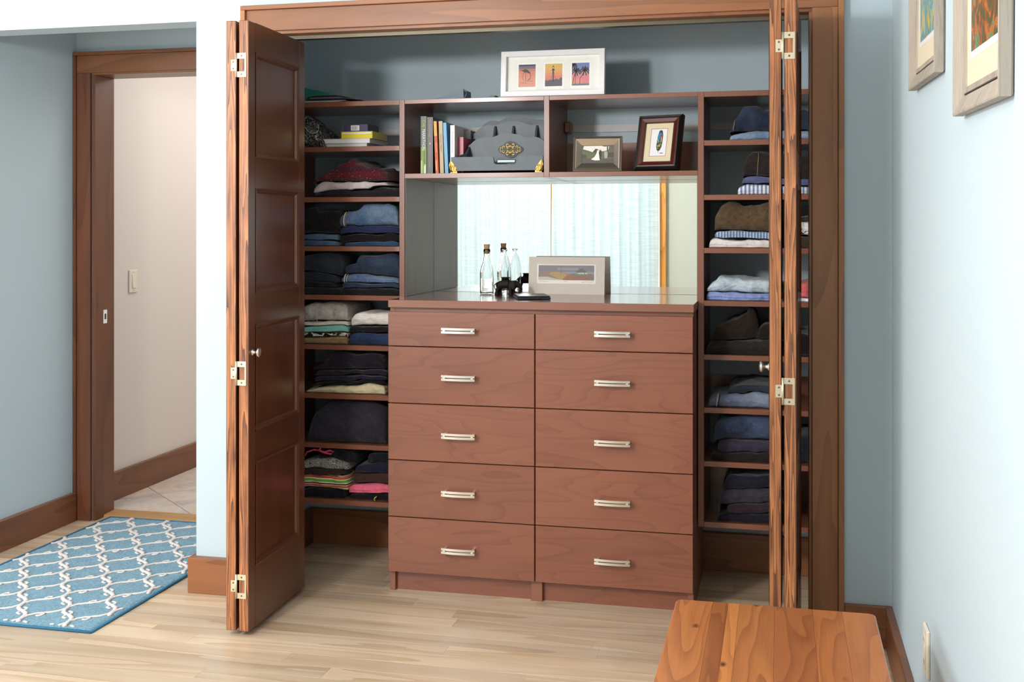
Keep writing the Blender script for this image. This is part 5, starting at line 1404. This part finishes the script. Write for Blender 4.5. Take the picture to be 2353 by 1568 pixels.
kn = t.ramp(vk.outputs['Distance'], [(0.03, '#ffffff'), (0.14, '#000000')])
colr = t.mix(kn, colr, lin('#4f220e'))
colr = t.mix(1.0, colr, t.n('ObjectInfo').outputs['Color'], 'MULTIPLY')
t.col(colr)
t.set(rough=0.33, coat=0.3, coat_r=0.25)
t.bump(ff_, 0.06, 0.001)
M['pine'] = t.m
cuts = [BX0, -0.152, -0.117, -0.091, -0.012, 0.073, 0.138, BX1]
for k, (a, b) in enumerate(zip(cuts, cuts[1:])):
    ya, yb2 = BY0, BY1 + 0.0005
    r = 0.012
    if k == 0:
        poly = [(a + r, ya), (b, ya), (b, yb2), (a + r, yb2), (a + r * 0.3, yb2 - r * 0.3), (a, yb2 - r), (a, ya + r), (a + r * 0.3, ya + r * 0.3)]
    elif k == len(cuts) - 2:
        poly = [(a, ya), (b - r, ya), (b - r * 0.3, ya + r * 0.3), (b, ya + r), (b, yb2 - r), (b - r * 0.3, yb2 - r * 0.3), (b - r, yb2), (a, yb2)]
    else:
        poly = [(a, ya), (b, ya), (b, yb2), (a, yb2)]
    e = 0.0002
    poly = [(p[0] + (e if p[0] == a else -e if p[0] == b else 0), p[1]) for p in poly]
    m = MB()
    cxx, cyy = sum(p[0] for p in poly) / len(poly), (ya + yb2) / 2
    rim = []
    for p in poly:     # soft worn upper rim on the outer edges
        rim.append((p[0] + (0.003 if k == 0 and p[0] < a + r else -0.003 if k == len(cuts) - 2 and p[0] > b - r - 1e-6 else 0), p[1] + (-0.003 if p[1] > yb2 - r else 0.003 if p[1] < ya + r else 0)))
    n = len(poly)
    m.add([(p[0], p[1], BZ - 0.034) for p in poly] + [(p[0], p[1], BZ - 0.003) for p in poly] + [(p[0], p[1], BZ) for p in rim],
          [tuple(range(n - 1, -1, -1)), tuple(range(2 * n, 3 * n))] + [(i, (i + 1) % n, n + (i + 1) % n, n + i) for i in range(n)] + [(n + i, n + (i + 1) % n, 2 * n + (i + 1) % n, 2 * n + i) for i in range(n)])
    tb = build('top_board', m, 'pine', bn, loc=((a + b) / 2, -1.6, BZ))
    tb.color = ((1.0, 0.98, 0.95, 1), (0.72, 0.66, 0.62, 1), (1.22, 1.28, 1.2, 1), (0.95, 0.95, 0.95, 1), (0.74, 0.66, 0.66, 1), (0.92, 0.85, 0.82, 1), (1.02, 0.98, 0.95, 1))[k]
for x in (BX0 + 0.035, BX1 - 0.035):
    for y in (BY0 + 0.06, BY1 - 0.06):
        build('leg', MB().box(x - 0.022, x + 0.022, y - 0.022, y + 0.022, 0, BZ - 0.0345, 0, 0.003), 'pine', bn)
for y in (BY0 + 0.06, BY1 - 0.06):
    build('apron', MB().box(BX0 + 0.058, BX1 - 0.058, y - 0.01, y + 0.01, BZ - 0.11, BZ - 0.035), 'pine', bn)
for x in (BX0 + 0.035, BX1 - 0.035):
    build('apron', MB().box(x - 0.01, x + 0.01, BY0 + 0.083, BY1 - 0.083, BZ - 0.11, BZ - 0.035), 'pine', bn)

# ------------------------------------------------------------------ switch and outlet
sw = thing('light_switch', 'ivory rocker light switch on the hall wall', 'light switch', (-3.155, 1.315, 1.0))
build('plate', MB().box(-3.155, -3.147, 1.278, 1.352, 0.998, 1.112, 0, 0.003), 'ivory', sw)
build('rocker', MB().prism([(-3.1475, 1.020), (-3.1415, 1.022), (-3.1455, 1.088), (-3.1475, 1.09)], 1.300, 1.332, 'y'), 'ivory', sw)
for z in (1.010, 1.101):
    build('screw', MB().lathe([(0.0, 0.001), (0.003, 0.001), (0.004, 0.0)], (-3.147, 1.315, z), 'x', 10), 'chrome', sw)
ot = thing('wall_outlet', 'ivory outlet plate low on the right wall beside the bench', 'outlet', (XR, -0.895, 0.26))
build('plate', MB().box(XR - 0.0085, XR, -0.932, -0.860, 0.258, 0.374, 0, 0.0025), 'ivory', ot)
for z in (0.290, 0.342):
    s_ = build('socket', MB().box(XR - 0.0105, XR - 0.0085, -0.912, -0.880, z - 0.014, z + 0.014, 0, 0.001), 'ivory', ot)
    for dy in (-0.007, 0.007):
        build('slot', MB().box(XR - 0.0108, XR - 0.0105, -0.896 + dy - 0.001, -0.896 + dy + 0.001, z - 0.004, z + 0.005), 'black', s_)
